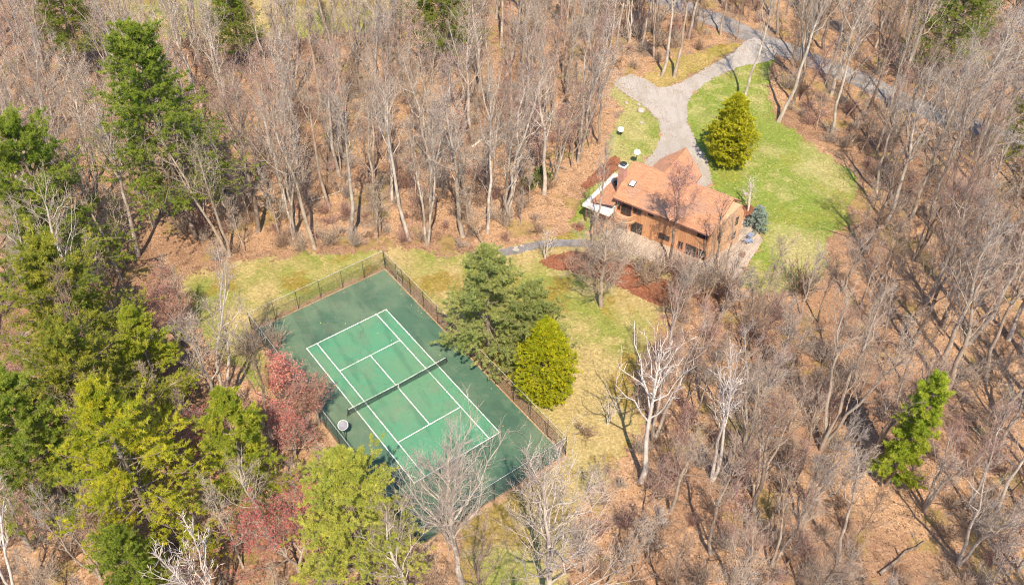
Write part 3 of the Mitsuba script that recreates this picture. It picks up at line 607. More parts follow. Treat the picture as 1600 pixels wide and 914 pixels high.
LOOKS = {'grey': ('bark_grey', 'twig_grey'), 'tan': ('bark_tan', 'twig_tan'), 'dark': ('bark_dark', 'twig_brown'), 'red': ('bark_grey', 'twig_red'), 'pale': ('bark_pale', 'twig_tan')}
def tree_group(form, look):
    name = f'kind_{form}_{look}'
    if name not in scene:
        w, t, _ = wood_ply(form, **FORMS[form])
        group(name, {'trunk': (w, LOOKS[look][0]), 'crown': (t, LOOKS[look][1])})
    return name
def place(key, grp, x, y, z, rot, s, sz=None, tilt=(0, 0)):
    scene[key] = {'type': 'instance', 'to_world': T().translate([float(x), float(y), float(z)]).rotate([1, 0, 0], float(tilt[0])).rotate([0, 1, 0], float(tilt[1])).rotate([0, 0, 1], float(rot)).scale([float(s), float(s), float(sz or s)]), 'shape': {'type': 'ref', 'id': grp}}
def gz_at(x, y): return float(relief([x], [y])[0])

# feature trees: (form, look, x, y, height, rotation, label)
taken = []
def own_group(name, bark, twig, **k):
    w, t, e = bare_tree(**k)
    group(name, {'trunk': (mikit.ply(w, smooth=True), bark), 'crown': (mikit.ply(t), twig)})
    return e
def feature(grp, x, y, s, rot, label, name='bare_tree', catg='tree', r=3.0, tilt=(0, 0), grp_label=None):
    key = thing(name, label, catg, grp_label)
    place(key, grp, x, y, gz_at(x, y), rot, s, tilt=tilt); taken.append((x, y, r)); return key
own_group('kind_court_maple', 'bark_pale', 'twig_grey', seed=41, H=21, crown0=.34, limbs=30, spread=.42, r0=.32, ang=(.4, .9), up=.65, sub=9, tw=7, tip=2, twr=.012)
own_group('kind_big_pale', 'bark_pale', 'twig_pale', seed=48, H=23, crown0=.26, limbs=28, spread=.42, r0=.32, ang=(.5, 1.0), up=.65, sub=8, tw=6, tip=2, twr=.014)
own_group('kind_front_tree', 'bark_tan', 'twig_tan', seed=43, H=13, crown0=.12, limbs=34, spread=.44, r0=.26, ang=(.6, 1.25), up=.35, sub=9, tw=8, tip=2, twr=.013)
own_group('kind_snag0', 'bark_white', 'twig_white', seed=44, H=20, crown0=.45, limbs=13, spread=.36, r0=.28, ang=(.55, 1.2), up=.75, sub=5, tw=2, tip=0, twr=.03, lr=.030)
own_group('kind_snag1', 'bark_white', 'twig_white', seed=45, H=20, crown0=.45, limbs=14, spread=.24, r0=.24, ang=(.35, .8), up=.8, sub=5, tw=2, tip=0, twr=.028, stems=2, lr=.022)
own_group('kind_snag2', 'bark_white', 'twig_white', seed=46, H=18, crown0=.35, limbs=14, spread=.28, r0=.22, ang=(.35, .9), up=.7, sub=5, tw=2, tip=0, twr=.028, stems=4)
own_group('kind_dogwood', 'bark_white', 'twig_white', seed=47, H=5, crown0=.15, limbs=10, spread=.5, r0=.10, ang=(.6, 1.2), up=.5, sub=4, tw=3, tip=0, stems=2)
feature('kind_court_maple', -4.7, 44.3, .92, 20, 'tall pale maple at the near end of the court, its fine crown crossing the baseline', r=5)
feature('kind_big_pale', 3.2, 40.4, .98, 70, 'broad white-barked bare tree on the mossy grass below the court, nearest the bottom edge', r=6)
feature('kind_front_tree', 11.2, 82.0, 1.0, 10, 'low spreading bare tree standing on the front garden grass beside the mulch bed', r=4)
feature('kind_snag0', 13.4, 56.0, 1.02, 250, 'dead white tree with bare arching limbs at the right edge of the grass', r=4)
feature('kind_snag1', 20.8, 56.0, 1.0, 40, 'second dead white tree, standing in the woods right of the first one', r=4)
feature('kind_snag2', -26.4, 41.0, 1.0, 0, 'clump of dead white stems in front of the pines at the bottom left', r=3)
feature('kind_snag1', -45.0, 41.5, .85, 200, 'leaning dead pale tree in the bottom left corner', r=3)
feature('kind_dogwood', 4.4, 91.0, 1.0, 0, 'small white-stemmed tree at the left tip of the mulch bed', r=2)
feature('kind_dogwood', 10.4, 63.4, .8, 90, 'low pale many-stemmed shrub tree just right of the court corner', r=2)
feature('kind_dogwood', 32.9, 100.9, 1.05, 200, 'small pale bare tree in the mulch bed by the right end of the house', r=2)
feature(tree_group('slim1', 'dark'), 25.2, 86.3, .66, 30, 'dark bare tree rising from the patio in front of the right end of the house', r=2)
feature(tree_group('oak0', 'tan'), 27.0, 86.6, .52, 100, 'tan bare tree at the outer patio edge, just right of the dark one', r=2)
feature(tree_group('slim0', 'grey'), 10.6, 93.6, .80, 80, 'slim grey tree in front of the white flat roof edge', r=2)
feature(tree_group('slim2', 'pale'), 41.7, 123.3, 1.22, 0, 'tall white trunk on the far edge of the house lawn', r=3, tilt=(0, 3))
feature(tree_group('slim0', 'pale'), 37.0, 128.5, 1.15, 50, 'tall pale trunk on the grass right of the driveway behind the golden cedar', r=3)
feature(tree_group('slim0', 'pale'), 22.6, 146.2, 1.1, 20, 'pale trunk in the leaf litter above the driveway turning spur', r=3)
feature(tree_group('slim1', 'pale'), 25.0, 137.0, 1.12, 0, 'pale trunk at the crook of the driveway, left one of the pair', r=2)
feature(tree_group('slim2', 'tan'), 27.1, 136.6, 1.1, 40, 'pale trunk at the crook of the driveway, right one of the pair', r=2)
for x, y, s, f, l, d in [(-18.0, 96.3, 1.05, 'slim1', 'tan', 'first from the left of the trunks along the grass behind the court'), (-13.7, 94.6, 1.15, 'slim2', 'pale', 'thick pale trunk on the grass edge just behind the far right court corner'), (-11.3, 93.6, .95, 'fork0', 'grey', 'forked grey tree just right of the thick pale trunk behind the court'), (-6.5, 95.3, 1.1, 'oak1', 'grey', 'grey tree with low side limbs above the dark pine by the court'), (-3.3, 96.0, 1.12, 'slim0', 'pale', 'pale slender tree where the woods meet the slate path'), (-29.5, 95.0, 1.0, 'fork1', 'grey', 'three-stemmed grey tree at the woods edge behind the far left court corner'), (-34.6, 96.6, 1.08, 'oak0', 'dark', 'dark spreading tree at the woods edge left of the court'), (4.6, 104.5, 1.05, 'oak1', 'pale', 'pale low-limbed tree at the woods edge left of the house')]:
    feature(tree_group(f, l), x, y, s, int(abs(x * 37)) % 360, d, r=3)
# red-budded maples
def red_tree(name, label, x, y, H, spread, cols, nb, seed, twig='twig_red', bark='bark_grey', stems=2, crown0=.2, size=.105, r=3):
    w, t, e = bare_tree(seed=seed, H=H, crown0=crown0, limbs=22, spread=spread, r0=.13 + .004 * H, ang=(.4, 1.0), up=.5, sub=7, tw=6, tip=2, stems=stems)
    b = bud_cloud(np.random.default_rng(seed), e, nb, size, cols)
    key = thing(name, label, 'tree')
    at = T().translate([x, y, gz_at(x, y)])
    scene[key + '__trunk'] = {**mikit.ply(w, bark, smooth=True), 'to_world': at}
    scene[key + '__crown'] = {**mikit.ply(t, twig), 'to_world': at}
    scene[key + '__buds'] = {**mikit.ply((b[0], b[1]), 'buds', color=b[2]), 'to_world': at}
    taken.append((x, y, r))
CORAL = [(.84, .33, .26), (.76, .40, .33), (.66, .24, .18)]; DEEP = [(.50, .13, .12), (.56, .19, .17), (.42, .12, .11)]; DULL = [(.44, .22, .19), (.36, .17, .15)]
red_tree('red_maple', 'coral red budding maple beside the left fence of the court', -24.9, 64.0, 10.0, .48, CORAL, 6500, 51, 'twig_red', 'bark_pale')
red_tree('red_maple', 'dull red budding tree overhanging the left sideline of the court', -21.2, 63.6, 7.5, .42, DULL + CORAL[1:2], 2600, 52, 'twig_brown')
red_tree('red_maple', 'dark red budding maple at the bottom edge between the pines', -20.4, 45.4, 12.0, .50, DEEP, 6500, 53)
red_tree('red_maple', 'purplish red bare maple at the woods edge behind the left pines', -39.6, 74.6, 10.5, .44, DULL, 3600, 54)
red_tree('red_maple', 'rusty red maple below the coral one, near the grey dish', -22.8, 58.6, 8.5, .40, DEEP[1:2] + CORAL[2:], 2500, 55)
red_tree('red_maple', 'dark trunked tree with pink buds in front of the house', 20.0, 88.9, 15.5, .27, CORAL[1:2] + DULL, 1800, 56, 'twig_red', 'bark_dark', 1, .4, .11)
red_tree('red_maple', 'dark red shrubby maple between the two yellow-green pines', -31.0, 57.5, 9, .38, DEEP, 2600, 57)
red_tree('red_maple', 'reddish hazy maple in the far woods left of the driveway', 9.5, 152.0, 19, .26, DULL, 2600, 58, size=.17)
red_tree('red_maple', 'dull red maple deep in the woods at the left edge', -66.0, 101.0, 12, .32, DULL + DEEP, 2400, 59)

# ------------------------------------------------------------------ conifers
def tufts(rng, C, D, n, size, width, cols, spread=.75):
    """n needle blades fanned about each tuft centre"""
    N = len(C)
    d = D[:, None] * .8 + rng.normal(0, spread, (N, n, 3)); d[..., 2] += .35
    d /= np.linalg.norm(d, axis=2, keepdims=True)
    side = np.cross(d, np.array([0, -.25, 1.0]) + rng.normal(0, .45, (N, n, 3))); side /= np.linalg.norm(side, axis=2, keepdims=True) + 1e-9
    L = size * rng.uniform(.7, 1.25, (N, n, 1)); w = width * rng.uniform(.7, 1.3, (N, n, 1))
    c = C[:, None] + rng.normal(0, size * .14, (N, n, 3))
    V = np.stack([c - side * w, c + side * w, c + d * L], 2)
    return V.reshape(-1, 3), np.arange(V.size // 3).reshape(-1, 3), np.repeat(cols, 3 * n, 0)
def pine_parts(seed, H, W, base=.12, nb=95, sub=8, per=5, blades=12, size=.36, width=.045, shape=.75, ragged=.3, tone=((.15, .21, .035), (.21, .25, .04)), rise=(-.05, .9), r0=.3, whorl=0):
    rng = np.random.default_rng(seed)
    M = 8; s = np.linspace(0, 1, M)
    tr = np.stack([np.cumsum(rng.normal(0, .012 * H / 3, M)), np.cumsum(rng.normal(0, .012 * H / 3, M)), H * s], 1); tr[0] = (0, 0, -.6)
    t = base + (.985 - base) * np.sort((np.arange(nb) + rng.random(nb)) / nb) ** .92
    if whorl: t = np.clip(base + (np.floor((t - base) * H / whorl) + .5) * whorl / H + rng.normal(0, .14, nb) / H, base, .985)      # pines set their branches in yearly whorls
    f = t * (M - 1); i = np.minimum(f.astype(int), M - 2); w = (f - i)[:, None]
    p0 = tr[i] * (1 - w) + tr[i + 1] * w
    q = (t - base) / (1 - base)
    # whorls of uneven reach: some tiers stick out, some are missing, so the outline is ragged
    tier = np.floor(q * 15).astype(int)
    reach = (1 + ragged * rng.normal(0, .6, 16))[tier] * rng.uniform(1 - ragged, 1 + .5 * ragged, nb)
    L = W / 2 * (1 - q) ** shape * np.minimum(1, .62 + 2.2 * q) * reach + .25
    az = np.arange(nb) * 2.4 + rng.normal(0, .5, nb)
    el = rise[0] + (rise[1] - rise[0]) * q ** 1.6 + rng.normal(0, .09, nb)
    d = np.stack([np.cos(az) * np.cos(el), np.sin(az) * np.cos(el), np.sin(el)], 1)
    m = 6; ss = np.linspace(0, 1, m)
    B = p0[:, None] + (L[:, None] * ss)[:, :, None] * d[:, None]
    B[:, :, 2] += L[:, None] * (-.12 * ss + .22 * ss ** 2)
    B[:, 1:] += rng.normal(0, .03, (nb, m - 1, 3)) * L[:, None, None]
    S, par, ts, ls = child_lines(rng, B, sub, .22, 1.0, .5, .95, lambda tt, pp, g: L[pp] * .42 * (1.1 - .55 * tt) * g.uniform(.6, 1.2, len(tt)) + .12, .1, 3)
    # flatten the side shoots into plates
    S[:, :, 2] = S[:, :1, 2] + (S[:, :, 2] - S[:, :1, 2]) * .45 + ls[:, None] * .10 * np.linspace(0, 1, 3)
    tt = np.tile((np.arange(per) + .5) / per, len(S)) * .85 + .15
    par2 = np.repeat(np.arange(len(S)), per)
    f = tt * 2; i = np.minimum(f.astype(int), 1); w = (f - i)[:, None]
    C = S[par2, i] * (1 - w) + S[par2, i + 1] * w + rng.normal(0, .07, (len(par2), 3))
    D = S[par2, 2] - S[par2, 0]; D /= np.linalg.norm(D, axis=1, keepdims=True) + 1e-9
    a, b = np.array(tone[0]), np.array(tone[1])
    k = np.clip(.45 + .22 * rng.normal(0, 1, nb)[par][par2] + .28 * rng.normal(0, 1, len(S))[par2] + .2 * rng.normal(0, 1, len(par2)), 0, 1)[:, None]
    V, F, col = tufts(rng, C, D, blades, size, width, (a * (1 - k) + b * k) * rng.uniform(.85, 1.15, (len(C), 1)))
    rt = (r0 * (1 - s) ** .9 + .02)
    wood = join([tubes(tr[None], rt[None], 8), tubes(B, (.010 * L + .015)[:, None] * (1 - .7 * ss), 4), tubes(S, np.full((len(S), 3), .014), 3)])
    return wood, (V, F, col)
def pine_group(name, bark='bark_dark', **k):
    w, (v, f, c) = pine_parts(**k)
    group(name, {'trunk': (mikit.ply(w, smooth=True), bark), 'foliage': (mikit.ply((v, f), color=c), 'needles')})
GREEN = ((.22, .32, .05), (.40, .47, .08)); LIME = ((.38, .44, .045), (.64, .60, .06)); SOFT = ((.36, .43, .15), (.52, .55, .20)); YELLOW = ((.30, .29, .025), (.45, .38, .03))
pine_group('kind_pine_tall', seed=61, H=30, W=16, base=.27, nb=165, sub=12, per=5, shape=.48, ragged=.28, tone=GREEN, r0=.36, whorl=1.7, size=.31, width=.034, blades=14)
pine_group('kind_pine_lime', seed=62, H=24, W=16, base=.15, nb=96, sub=12, per=5, shape=.72, ragged=.35, tone=LIME, r0=.36, whorl=1.5, size=.31, width=.034, blades=14)
pine_group('kind_pine_soft', seed=63, H=24, W=16.5, base=.12, nb=112, sub=12, per=5, shape=.74, ragged=.22, tone=((.42, .48, .10), (.60, .60, .13)), r0=.36, rise=(0, .8), whorl=1.15, size=.31, width=.034, blades=14)
pine_group('kind_pine_mid', seed=64, H=18, W=11.5, base=.12, nb=68, sub=12, per=5, shape=.74, ragged=.38, tone=((.35, .44, .06), (.56, .57, .08)), r0=.28, whorl=1.3, size=.31, width=.034, blades=14)
pine_group('kind_pine_dark', seed=65, H=22, W=16, base=.10, nb=125, sub=12, per=5, shape=.5, ragged=.42, tone=((.27, .33, .06), (.50, .49, .08)), r0=.34, whorl=1.6, size=.31, width=.034, blades=14)
pine_group('kind_pine_dark2', seed=66, H=21, W=14.5, base=.15, nb=110, sub=12, per=5, shape=.5, ragged=.42, tone=GREEN, r0=.34, whorl=1.6, size=.31, width=.034, blades=14)
pine_group('kind_pine_garden', seed=67, H=16, W=11, base=.06, nb=92, sub=12, per=5, shape=.6, ragged=.25, tone=SOFT, r0=.28, whorl=1.1, size=.31, width=.034, blades=14)
pine_group('kind_hemlock', seed=68, H=20, W=4.8, base=.12, nb=110, sub=8, per=4, shape=.45, ragged=.4, tone=((.31, .43, .05), (.54, .60, .08)), r0=.25, size=.34, rise=(-.25, .6))
pine_group('kind_spruce', seed=69, H=4.4, W=3.6, base=.03, nb=80, sub=8, per=5, blades=8, shape=.8, ragged=.12, tone=((.36, .46, .42), (.54, .64, .57)), r0=.08, size=.17, width=.03, rise=(-.1, .6))
for grp, x, y, s, rot, name, label in [
    ('kind_pine_tall', -42.6, 95.0, 1.0, 0, 'white_pine', 'very tall green pine standing alone in the bare woods at the upper left'),
    ('kind_pine_dark2', -54.6, 85.2, 1.18, 120, 'white_pine', 'dark green pine cut by the left edge, highest of the left-hand row'),
    ('kind_pine_dark', -45.8, 67.4, 1.0, 0, 'white_pine', 'large olive green pine on the left edge below the dark one'),
    ('kind_pine_dark', -41.6, 58.2, .92, 200, 'white_pine', 'dense olive green pine in the middle of the left-hand row'),
    ('kind_pine_dark2', -45.0, 53.0, .92, 30, 'white_pine', 'shaded green pine on the left edge, behind the big yellow-green pine'),
    ('kind_pine_mid', -38.6, 66.0, .88, 0, 'white_pine', 'mid-sized fresh green pine with separate branches left of the coral maple'),
    ('kind_pine_lime', -33.4, 48.2, 1.0, 0, 'white_pine', 'big yellow-green pine filling the lower left'),
    ('kind_pine_mid', -26.0, 52.8, 1.0, 150, 'white_pine', 'yellow-green pine between the big lower left pine and the court'),
    ('kind_pine_soft', -13.6, 42.6, .93, 0, 'white_pine', 'broad pale green pine at the bottom edge next to the court'),
    ('kind_pine_dark2', -33.0, 41.0, .64, 260, 'white_pine', 'low green pine at the bottom edge under the big yellow-green one'),
    ('kind_pine_garden', -2.7, 74.4, 1.0, 0, 'garden_pine', 'soft green pine just right of the court fence, taller and left one of two'),
    ('kind_pine_garden', 2.2, 71.2, .84, 140, 'garden_pine', 'soft green pine just right of the court fence, smaller and right one of two'),
    ('kind_hemlock', 38.8, 55.6, .86, 0, 'hemlock', 'narrow bright green conifer alone in the bare woods at the right'),
    ('kind_pine_tall', -11.1, 137.0, .72, 60, 'white_pine', 'small green pine at the top edge, left of the middle'),
    ('kind_pine_tall', 69.0, 133.0, .76, 200, 'white_pine', 'dark green pine at the top right among bare trees'),
    ('kind_pine_tall', -45.0, 138.5, .60, 100, 'white_pine', 'small green pine at the top left edge near the meadow'),
    ('kind_pine_tall', -70.8, 137.0, .68, 10, 'white_pine', 'green pine at the top edge near the top left corner'),
    ('kind_pine_mid', 73.2, 113.5, .72, 10, 'white_pine', 'faint green pine at the right edge, upper part'),
    ('kind_pine_mid', -50.5, 155.0, .75, 80, 'white_pine', 'green pine at the meadow edge at the top'),
    ('kind_spruce', 33.2, 96.9, .86, 0, 'blue_spruce', 'small blue-grey spruce at the right end of the house')]:
    key = thing(name, label, 'pine' if 'pine' in name else 'conifer')
    place(key, grp, x, y, gz_at(x, y), rot, s); taken.append((x, y, 4.5 if 'pine' in name else 2.5)); [taken.append((x * (1 - k * .006), y - k, 3.4)) for k in (4, 8, 12, 16) if y > 110]
# golden cedars: dense cones of upright plumes
def cedar(name, label, x, y, H, W, seed, tone, shape, r):
    w, (V, F, col) = pine_parts(seed=seed, H=H, W=W, base=.02, nb=330, sub=8, per=3, blades=9, size=.30, width=.055, shape=shape, ragged=.13, tone=tone, rise=(.35, 1.15), r0=.2)
    key = thing(name, label, 'conifer')
    at = T().translate([x, y, 0])
    scene[key + '__trunk'] = {**mikit.ply(w, 'bark_dark', smooth=True), 'to_world': at}
    scene[key + '__foliage'] = {**mikit.ply((V, F), 'needles', color=col), 'to_world': at}
    taken.append((x, y, W / 2))
cedar('golden_cedar', 'rounded yellow-green cedar right of the court fence below the pines', 3.7, 67.6, 11.0, 7.0, 71, ((.36, .42, .025), (.60, .58, .035)), .50, 3.5)
cedar('golden_cedar', 'large golden cedar on the lawn between the driveway and the house', 31.9, 112.3, 11.4, 8.6, 72, ((.40, .43, .03), (.68, .66, .055)), .80, 4)

# ------------------------------------------------------------------ woods
def in_view(x, y, m=4.0):
    return 31 < y < 168 and abs(x) < 30.5 + .405 * (y - 2) + m
def scatter(n, spacing, seed, ok):
    rng = np.random.default_rng(seed); cell = spacing; grid = {}; out = []
    for _ in range(n):
        x, y = rng.uniform(-104, 104), rng.uniform(31, 168)
        if not in_view(x, y): continue
        c = (int(x // cell), int(y // cell))
        if any((x - a) ** 2 + (y - b) ** 2 < spacing ** 2 for i in (-1, 0, 1) for j in (-1, 0, 1) for a, b in grid.get((c[0] + i, c[1] + j), ())): continue
        if not ok(x, y): continue
        grid.setdefault(c, []).append((x, y)); out.append((x, y))
    return out
near_clear = unary_union([CLEAR.buffer(1.0), Polygon(LAWN_HOUSE).buffer(2.8), HOUSE.buffer(6.0), Polygon([(-47, 76), (-38, 76), (-40, 94), (-47, 94)]), Polygon([(31, 38), (41, 38), (42, 57), (36, 57)])]); prepare(near_clear)
def free(x, y, k=1.0):
    return not contains_xy(near_clear, x, y) and all((x - a) ** 2 + (y - b) ** 2 > (r * k) ** 2 for a, b, r in taken)
def front_keep(x, y): return (12 < x < 48 and 62 < y < 91) or (3 < x < 13 and y < 66)
_thin = np.random.default_rng(200)
spots = scatter(12000, 4.8, 201, lambda x, y: free(x, y) and (x > -8 or y > 84 or _thin.random() < .08) and (not (x < 30 and y > 84) or _thin.random() < .8))
spots += [(x, y) for x, y in scatter(6000, 5.0, 204, lambda x, y: x > 10 and y < 112 and free(x, y)) if min((x - a) ** 2 + (y - c) ** 2 for a, c in spots) > 6]
spots.sort(key=lambda p: math.hypot(p[0], p[1]))
ZONES = [
    (lambda x, y: x < -40 and y > 120, 'below the far meadow', ['slim0', 'slim1', 'oak1', 'fork1'], ['grey', 'tan', 'red', 'pale']),
    (lambda x, y: x < -30 and y > 84, 'around the tall lone pine', ['slim0', 'slim1', 'slim2', 'oak1', 'fork0', 'fork1'], ['grey', 'tan', 'grey', 'red', 'pale']),
    (lambda x, y: x < -4 and y > 84, 'behind the far end of the court', ['slim0', 'slim1', 'slim2', 'oak1', 'fork0', 'fork1'], ['grey', 'tan', 'pale', 'red', 'tan']),
    (lambda x, y: x < 30 and y > 84, 'left of the house and driveway', ['slim0', 'slim1', 'slim2', 'fork0', 'fork1'], ['tan', 'pale', 'grey', 'tan', 'red']),
    (lambda x, y: x < -8, 'among the left-hand pines', ['slim0', 'oak1', 'fork1'], ['grey', 'pale', 'dark']),
    (lambda x, y: y > 114, 'along the lane at the top right', ['slim0', 'slim1', 'slim2', 'oak1', 'fork0'], ['grey', 'pale', 'tan', 'dark']),
    (lambda x, y: y > 82 and x > 30, 'right of the house lawn', ['oak0', 'oak1', 'fork0', 'slim1', 'slim2'], ['grey', 'tan', 'grey', 'dark', 'red']),
    (lambda x, y: x > 34, 'around the narrow green conifer at the right', ['oak0', 'oak1', 'slim1', 'slim2', 'fork0'], ['grey', 'tan', 'dark', 'red', 'pale']),
    (lambda x, y: True, 'in the lower right woods', ['oak0', 'oak1', 'slim1', 'slim2', 'fork0', 'fork1'], ['grey', 'tan', 'dark', 'tan', 'red', 'grey']),
]
ADJ = {'grey': 'grey', 'tan': 'tan', 'dark': 'dark-barked', 'red': 'reddish-twigged', 'pale': 'pale-barked'}
SHAPE = {'s': 'slender', 'o': 'spreading', 'f': 'forked'}
def tree_label(where, f, l, x, y, H):
    d = float(dist_to(CLEAR, np.array([x]), np.array([y]))[0])
    t = ('tall ' if H > 1.07 else 'short ' if H < .9 else '') + f'{ADJ[l]} {SHAPE[f[0]]} bare tree {where}' + (', at the clearing edge' if d < 3.5 else '' if d < 10 else ', deep inside')
    return t, 'tree', t.replace('bare tree', 'bare trees')
rng = np.random.default_rng(301)
LIMIT = 300 - 27
for i, (x, y) in enumerate(spots):
    for test, where, forms, looks in ZONES:
        if test(x, y): break
    f, l = forms[rng.integers(len(forms))], looks[rng.integers(len(looks))]
    g = tree_group(f, l)
    H = rng.uniform(.82, 1.18) * (.80 if y < 60 else 1.0) * (1.0 if not front_keep(x, y) else .38 if x < 13 else .5)
    key = thing('bare_tree', *tree_label(where, f, l, x, y, H)) if i < LIMIT else f'far_woods__{i - LIMIT + 1:03d}'
    place(key, g, x, y, gz_at(x, y), rng.uniform(0, 360), H * rng.uniform(.9, 1.1), H, tilt=rng.normal(0, 1.8, 2))
if len(spots) > LIMIT: tag('far_woods', 'bare trees of the farthest woods along the top edge', 'woods', kind='stuff')
# saplings and brushwood under the trees
def bush(seed, n=34, h=2.6, spread=.55, sub=6, tw=3, twr=.013):
    r = np.random.default_rng(seed)
    a = r.uniform(0, 6.28, n); l = h * r.uniform(.5, 1.1, n); e = r.uniform(.15, 1.0, n) * spread * 1.6
    s = np.linspace(0, 1, 4)
    d = np.stack([np.cos(a) * np.sin(e), np.sin(a) * np.sin(e), np.cos(e)], 1)
    P = r.normal(0, .22 * spread, (n, 1, 3)) * np.array([1, 1, 0]) + (l[:, None] * s)[:, :, None] * d[:, None]
    P[:, :, 2] -= (.16 * l[:, None] * s ** 2) * np.sin(e)[:, None] + .08
    S, _, _, ls = child_lines(r, P, sub, .25, 1, .3, .8, lambda t, p, g: l[p] * .35 * g.uniform(.5, 1.2, len(t)), .3, 3)
    X, _, _, _ = child_lines(r, S, tw, .2, 1, .3, .8, lambda t, p, g: ls[p] * .5 * g.uniform(.6, 1.2, len(t)), .2, 2)
    return join([spikes(P, np.full((n, 4), twr * 1.7)), spikes(S, np.full((len(S), 3), twr * 1.2)), spikes(X, np.full((len(X), 2), twr))])
def sapling(seed):
    w, t, e = bare_tree(seed=seed, H=9, crown0=.22, limbs=15, spread=.27, r0=.06, ang=(.4, .95), up=.55, sub=5, tw=5, tip=2, twr=.013)
    return join([w, t])
for k in range(3):
    b = mikit.ply(bush(401 + k, h=(2.2, 2.8, 1.6)[k], spread=(.6, .5, .8)[k])); s = mikit.ply(sapling(411 + k))
    for look in ('twig_brown', 'twig_tan', 'twig_red', 'twig_grey'):
        group(f'kind_bush{k}_{look}', {'stems': (b, look)}); group(f'kind_sapling{k}_{look}', {'stems': (s, look)})
rng = np.random.default_rng(302)
tw = ['twig_brown', 'twig_tan', 'twig_red', 'twig_grey', 'twig_tan']
saps = scatter(9000, 4.7, 202, lambda x, y: free(x, y, .5) and (not (x < 30 and y > 84) or _thin.random() < .5))
for i, (x, y) in enumerate(saps):
    place(f'saplings__{i + 1:03d}', f'kind_sapling{rng.integers(3)}_{tw[rng.integers(5)]}', x, y, gz_at(x, y), rng.uniform(0, 360), rng.uniform(.7, 1.35), tilt=rng.normal(0, 5, 2))
tag('saplings', 'thin leafless saplings filling the woods under the tall trees', 'saplings', kind='stuff')
dens = lambda x, y: meshkit.fbm(np.array([x * .05, y * .05, 0.]), 3, 9)
def brush_ok(x, y): return free(x, y, .25) and dens(x, y) > (.50 if x < 15 and y > 84 else .40)
brush = scatter(14000, 2.3, 203, brush_ok)
for i, (x, y) in enumerate(brush):
    place(f'brushwood__{i + 1:03d}', f'kind_bush{rng.integers(3)}_{tw[rng.integers(4)]}', x, y, gz_at(x, y), rng.uniform(0, 360), rng.uniform(.6, 1.3))
tag('brushwood', 'low tangled brown brushwood on the woodland floor', 'brushwood', kind='stuff')
# shrubs one can tell apart
for x, y, k, look, s, l in [(18.6, 87.0, 0, 'twig_tan', 1.9, 'broad tan shrub at the right end of the mulch bed'), (22.8, 85.2, 1, 'twig_grey', 1.9, 'grey shrub below the patio, left of the large tan one'), (26.8, 84.4, 1, 'twig_brown', 1.7, 'brown shrub at the lowest corner of the patio'), (14.4, 90.6, 1, 'twig_tan', 1.5, 'upright tan shrub against the middle of the patio edge'), (17.0, 86.2, 2, 'twig_brown', 1.5, 'low brown shrub on the lower rim of the mulch bed'), (-30.5, 93.5, 0, 'twig_brown', 1.2, 'round brown leafless shrub at the upper left edge of the court grass'), (-28.2, 75.0, 1, 'twig_tan', 1.3, 'pale twiggy shrub outside the left fence of the court'), (-31.0, 74.0, 1, 'twig_grey', 1.5, 'grey twiggy shrub on the grass left of the court'), (14.5, 66.0, 2, 'twig_tan', 1.4, 'low tan shrub at the right edge of the grass'), (8.0, 62.0, 2, 'twig_brown', 1.1, 'flat brown shrub outside the near right court corner'), (21.5, 87.6, 1, 'twig_red', 1.5, 'reddish leafless shrub in front of the patio'), (16.5, 88.3, 0, 'twig_grey', 1.4, 'grey leafless shrub at the middle of the mulch bed'), (11.6, 91.0, 0, 'twig_tan', 1.3, 'tan leafless shrub where the slate path meets the patio'), (24.0, 84.6, 0, 'twig_tan', 1.6, 'large tan shrub below the patio'), (9.2, 97.4, 2, 'twig_red', .7, 'tiny red shrub in the mulch patch left of the house'), (36.5, 84.5, 1, 'twig_brown', 1.8, 'tall brown shrub at the lower end of the house lawn'), (20.5, 80.5, 1, 'twig_brown', 1.8, 'tall brown shrub at the right edge of the front garden grass')]:
    feature(f'kind_bush{k}_{look}', x, y, s, x * 50, l, 'leafless_shrub', 'shrub', .1)
_w, (_v, _f, _c) = pine_parts(seed=81, H=1.9, W=3.4, base=.05, nb=60, sub=6, per=4, blades=7, shape=.5, ragged=.3, tone=((.16, .23, .05), (.26, .32, .07)), r0=.06, size=.2, width=.035)
group('kind_green_shrub', {'stems': (mikit.ply(_w), 'bark_dark'), 'foliage': (mikit.ply((_v, _f), color=_c), 'needles')})
feature('kind_green_shrub', 4.2, 107.5, 1.0, 0, 'low green evergreen shrub in the woods left of the house', 'evergreen_shrub', 'shrub', .1)
feature('kind_green_shrub', 2.0, 105.8, .7, 0, 'smaller green evergreen shrub just left of the other one', 'evergreen_shrub', 'shrub', .1)
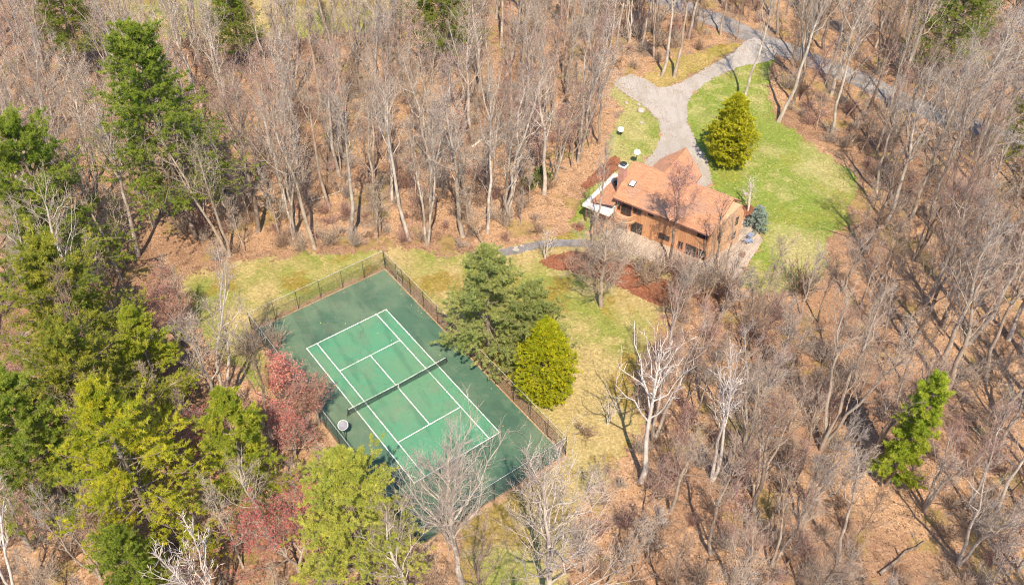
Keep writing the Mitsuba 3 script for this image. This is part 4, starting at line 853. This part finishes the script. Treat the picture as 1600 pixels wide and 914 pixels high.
# fallen logs
for i, (x, y, a, L, r, c, l) in enumerate([(-26, 105, .5, 9, .18, 'bark_tan', 'fallen pale log on the leaves behind the court grass'), (-52, 104, 2.4, 8, .17, 'bark_grey', 'fallen grey log in the woods at the left'), (-3, 120, .9, 10, .2, 'bark_white', 'fallen whitish log in the woods left of the driveway'), (-15, 128, 2.2, 9, .2, 'bark_grey', 'grey fallen log deep in the woods above the court'), (5, 112, 2.7, 7, .16, 'bark_dark', 'dark fallen log near the evergreen shrubs'), (38, 47, .6, 7, .2, 'bark_dark', 'crooked dark log on the leaves at the bottom right'), (52, 60, 2.0, 9, .18, 'bark_grey', 'grey fallen log at the right below the narrow conifer'), (-40, 118, .2, 9, .18, 'bark_tan', 'tan fallen log beyond the tall lone pine'), (58, 92, .9, 8, .17, 'bark_grey', 'grey fallen log in the woods right of the house lawn')]):
    r_ = np.random.default_rng(900 + i); s = np.linspace(0, 1, 6)
    P = np.stack([x + math.cos(a) * L * (s - .5), y + math.sin(a) * L * (s - .5), np.zeros(6)], 1); P[:, :2] += np.cumsum(r_.normal(0, .12, (6, 2)), 0)
    P[:, 2] = relief(P[:, 0], P[:, 1]) + r * .8
    B, _, _, _ = child_lines(r_, P[None], 5, .3, .95, .5, 1.1, lambda t, p, g: g.uniform(.8, 2.2, len(t)), .4, 3)
    k = thing('fallen_log', l, 'log')
    put(k, join([tubes(P[None], (r * (1 - .6 * s))[None], 7), spikes(B, np.full((len(B), 3), .05))]), c, True)

# stray leaves blown onto the grass and the court edge
rng = np.random.default_rng(555)
gp = unary_union([Polygon(q).buffer(0) for q in (LAWN_COURT, LAWN_HOUSE, LAWN_FRONT, GRASS_ISLAND, DRIVEWAY)]); prepare(gp)
lx, ly = rng.uniform(-44, 52, 90000), rng.uniform(40, 150, 90000)
ok = contains_xy(gp, lx, ly); lx, ly = lx[ok], ly[ok]
d_ = shapely.distance(gp.boundary, shapely.points(lx, ly))
cl = meshkit.fbm(np.stack([lx * .25, ly * .25, lx * 0], -1), 3, 4)
ok = (rng.random(len(lx)) < np.where(d_ < 2.5, .75, .22) * np.clip(3.2 * (cl - .3), 0, 1)) & ~contains_xy(HOUSE, lx, ly) & ~contains_xy(Polygon(PATIO), lx, ly)
lx, ly = lx[ok], ly[ok]; n = len(lx)
c = np.stack([lx, ly, np.where(contains_xy(COURT, lx, ly), .075, .035)], 1)
keep = ~contains_xy(COURT.buffer(-.8), lx, ly) | (rng.random(n) < .06)
c = c[keep]; n = len(c)
a = rng.uniform(0, 6.28, n); s = rng.uniform(.05, .11, n)
u = np.stack([np.cos(a), np.sin(a), rng.normal(0, .2, n)], 1) * s[:, None]; w = np.stack([-np.sin(a), np.cos(a), rng.normal(0, .2, n)], 1) * (s * .7)[:, None]
V = np.stack([c - u, c + w, c + u, c - w], 1).reshape(-1, 3)
k = np.arange(n)[:, None] * 4
put('fallen_leaves', (V, np.vstack([k + [0, 1, 2], k + [0, 2, 3]])), 'mat_leaf')
tag('fallen_leaves', 'stray fallen leaves blown onto the grass', 'leaves', kind='stuff')
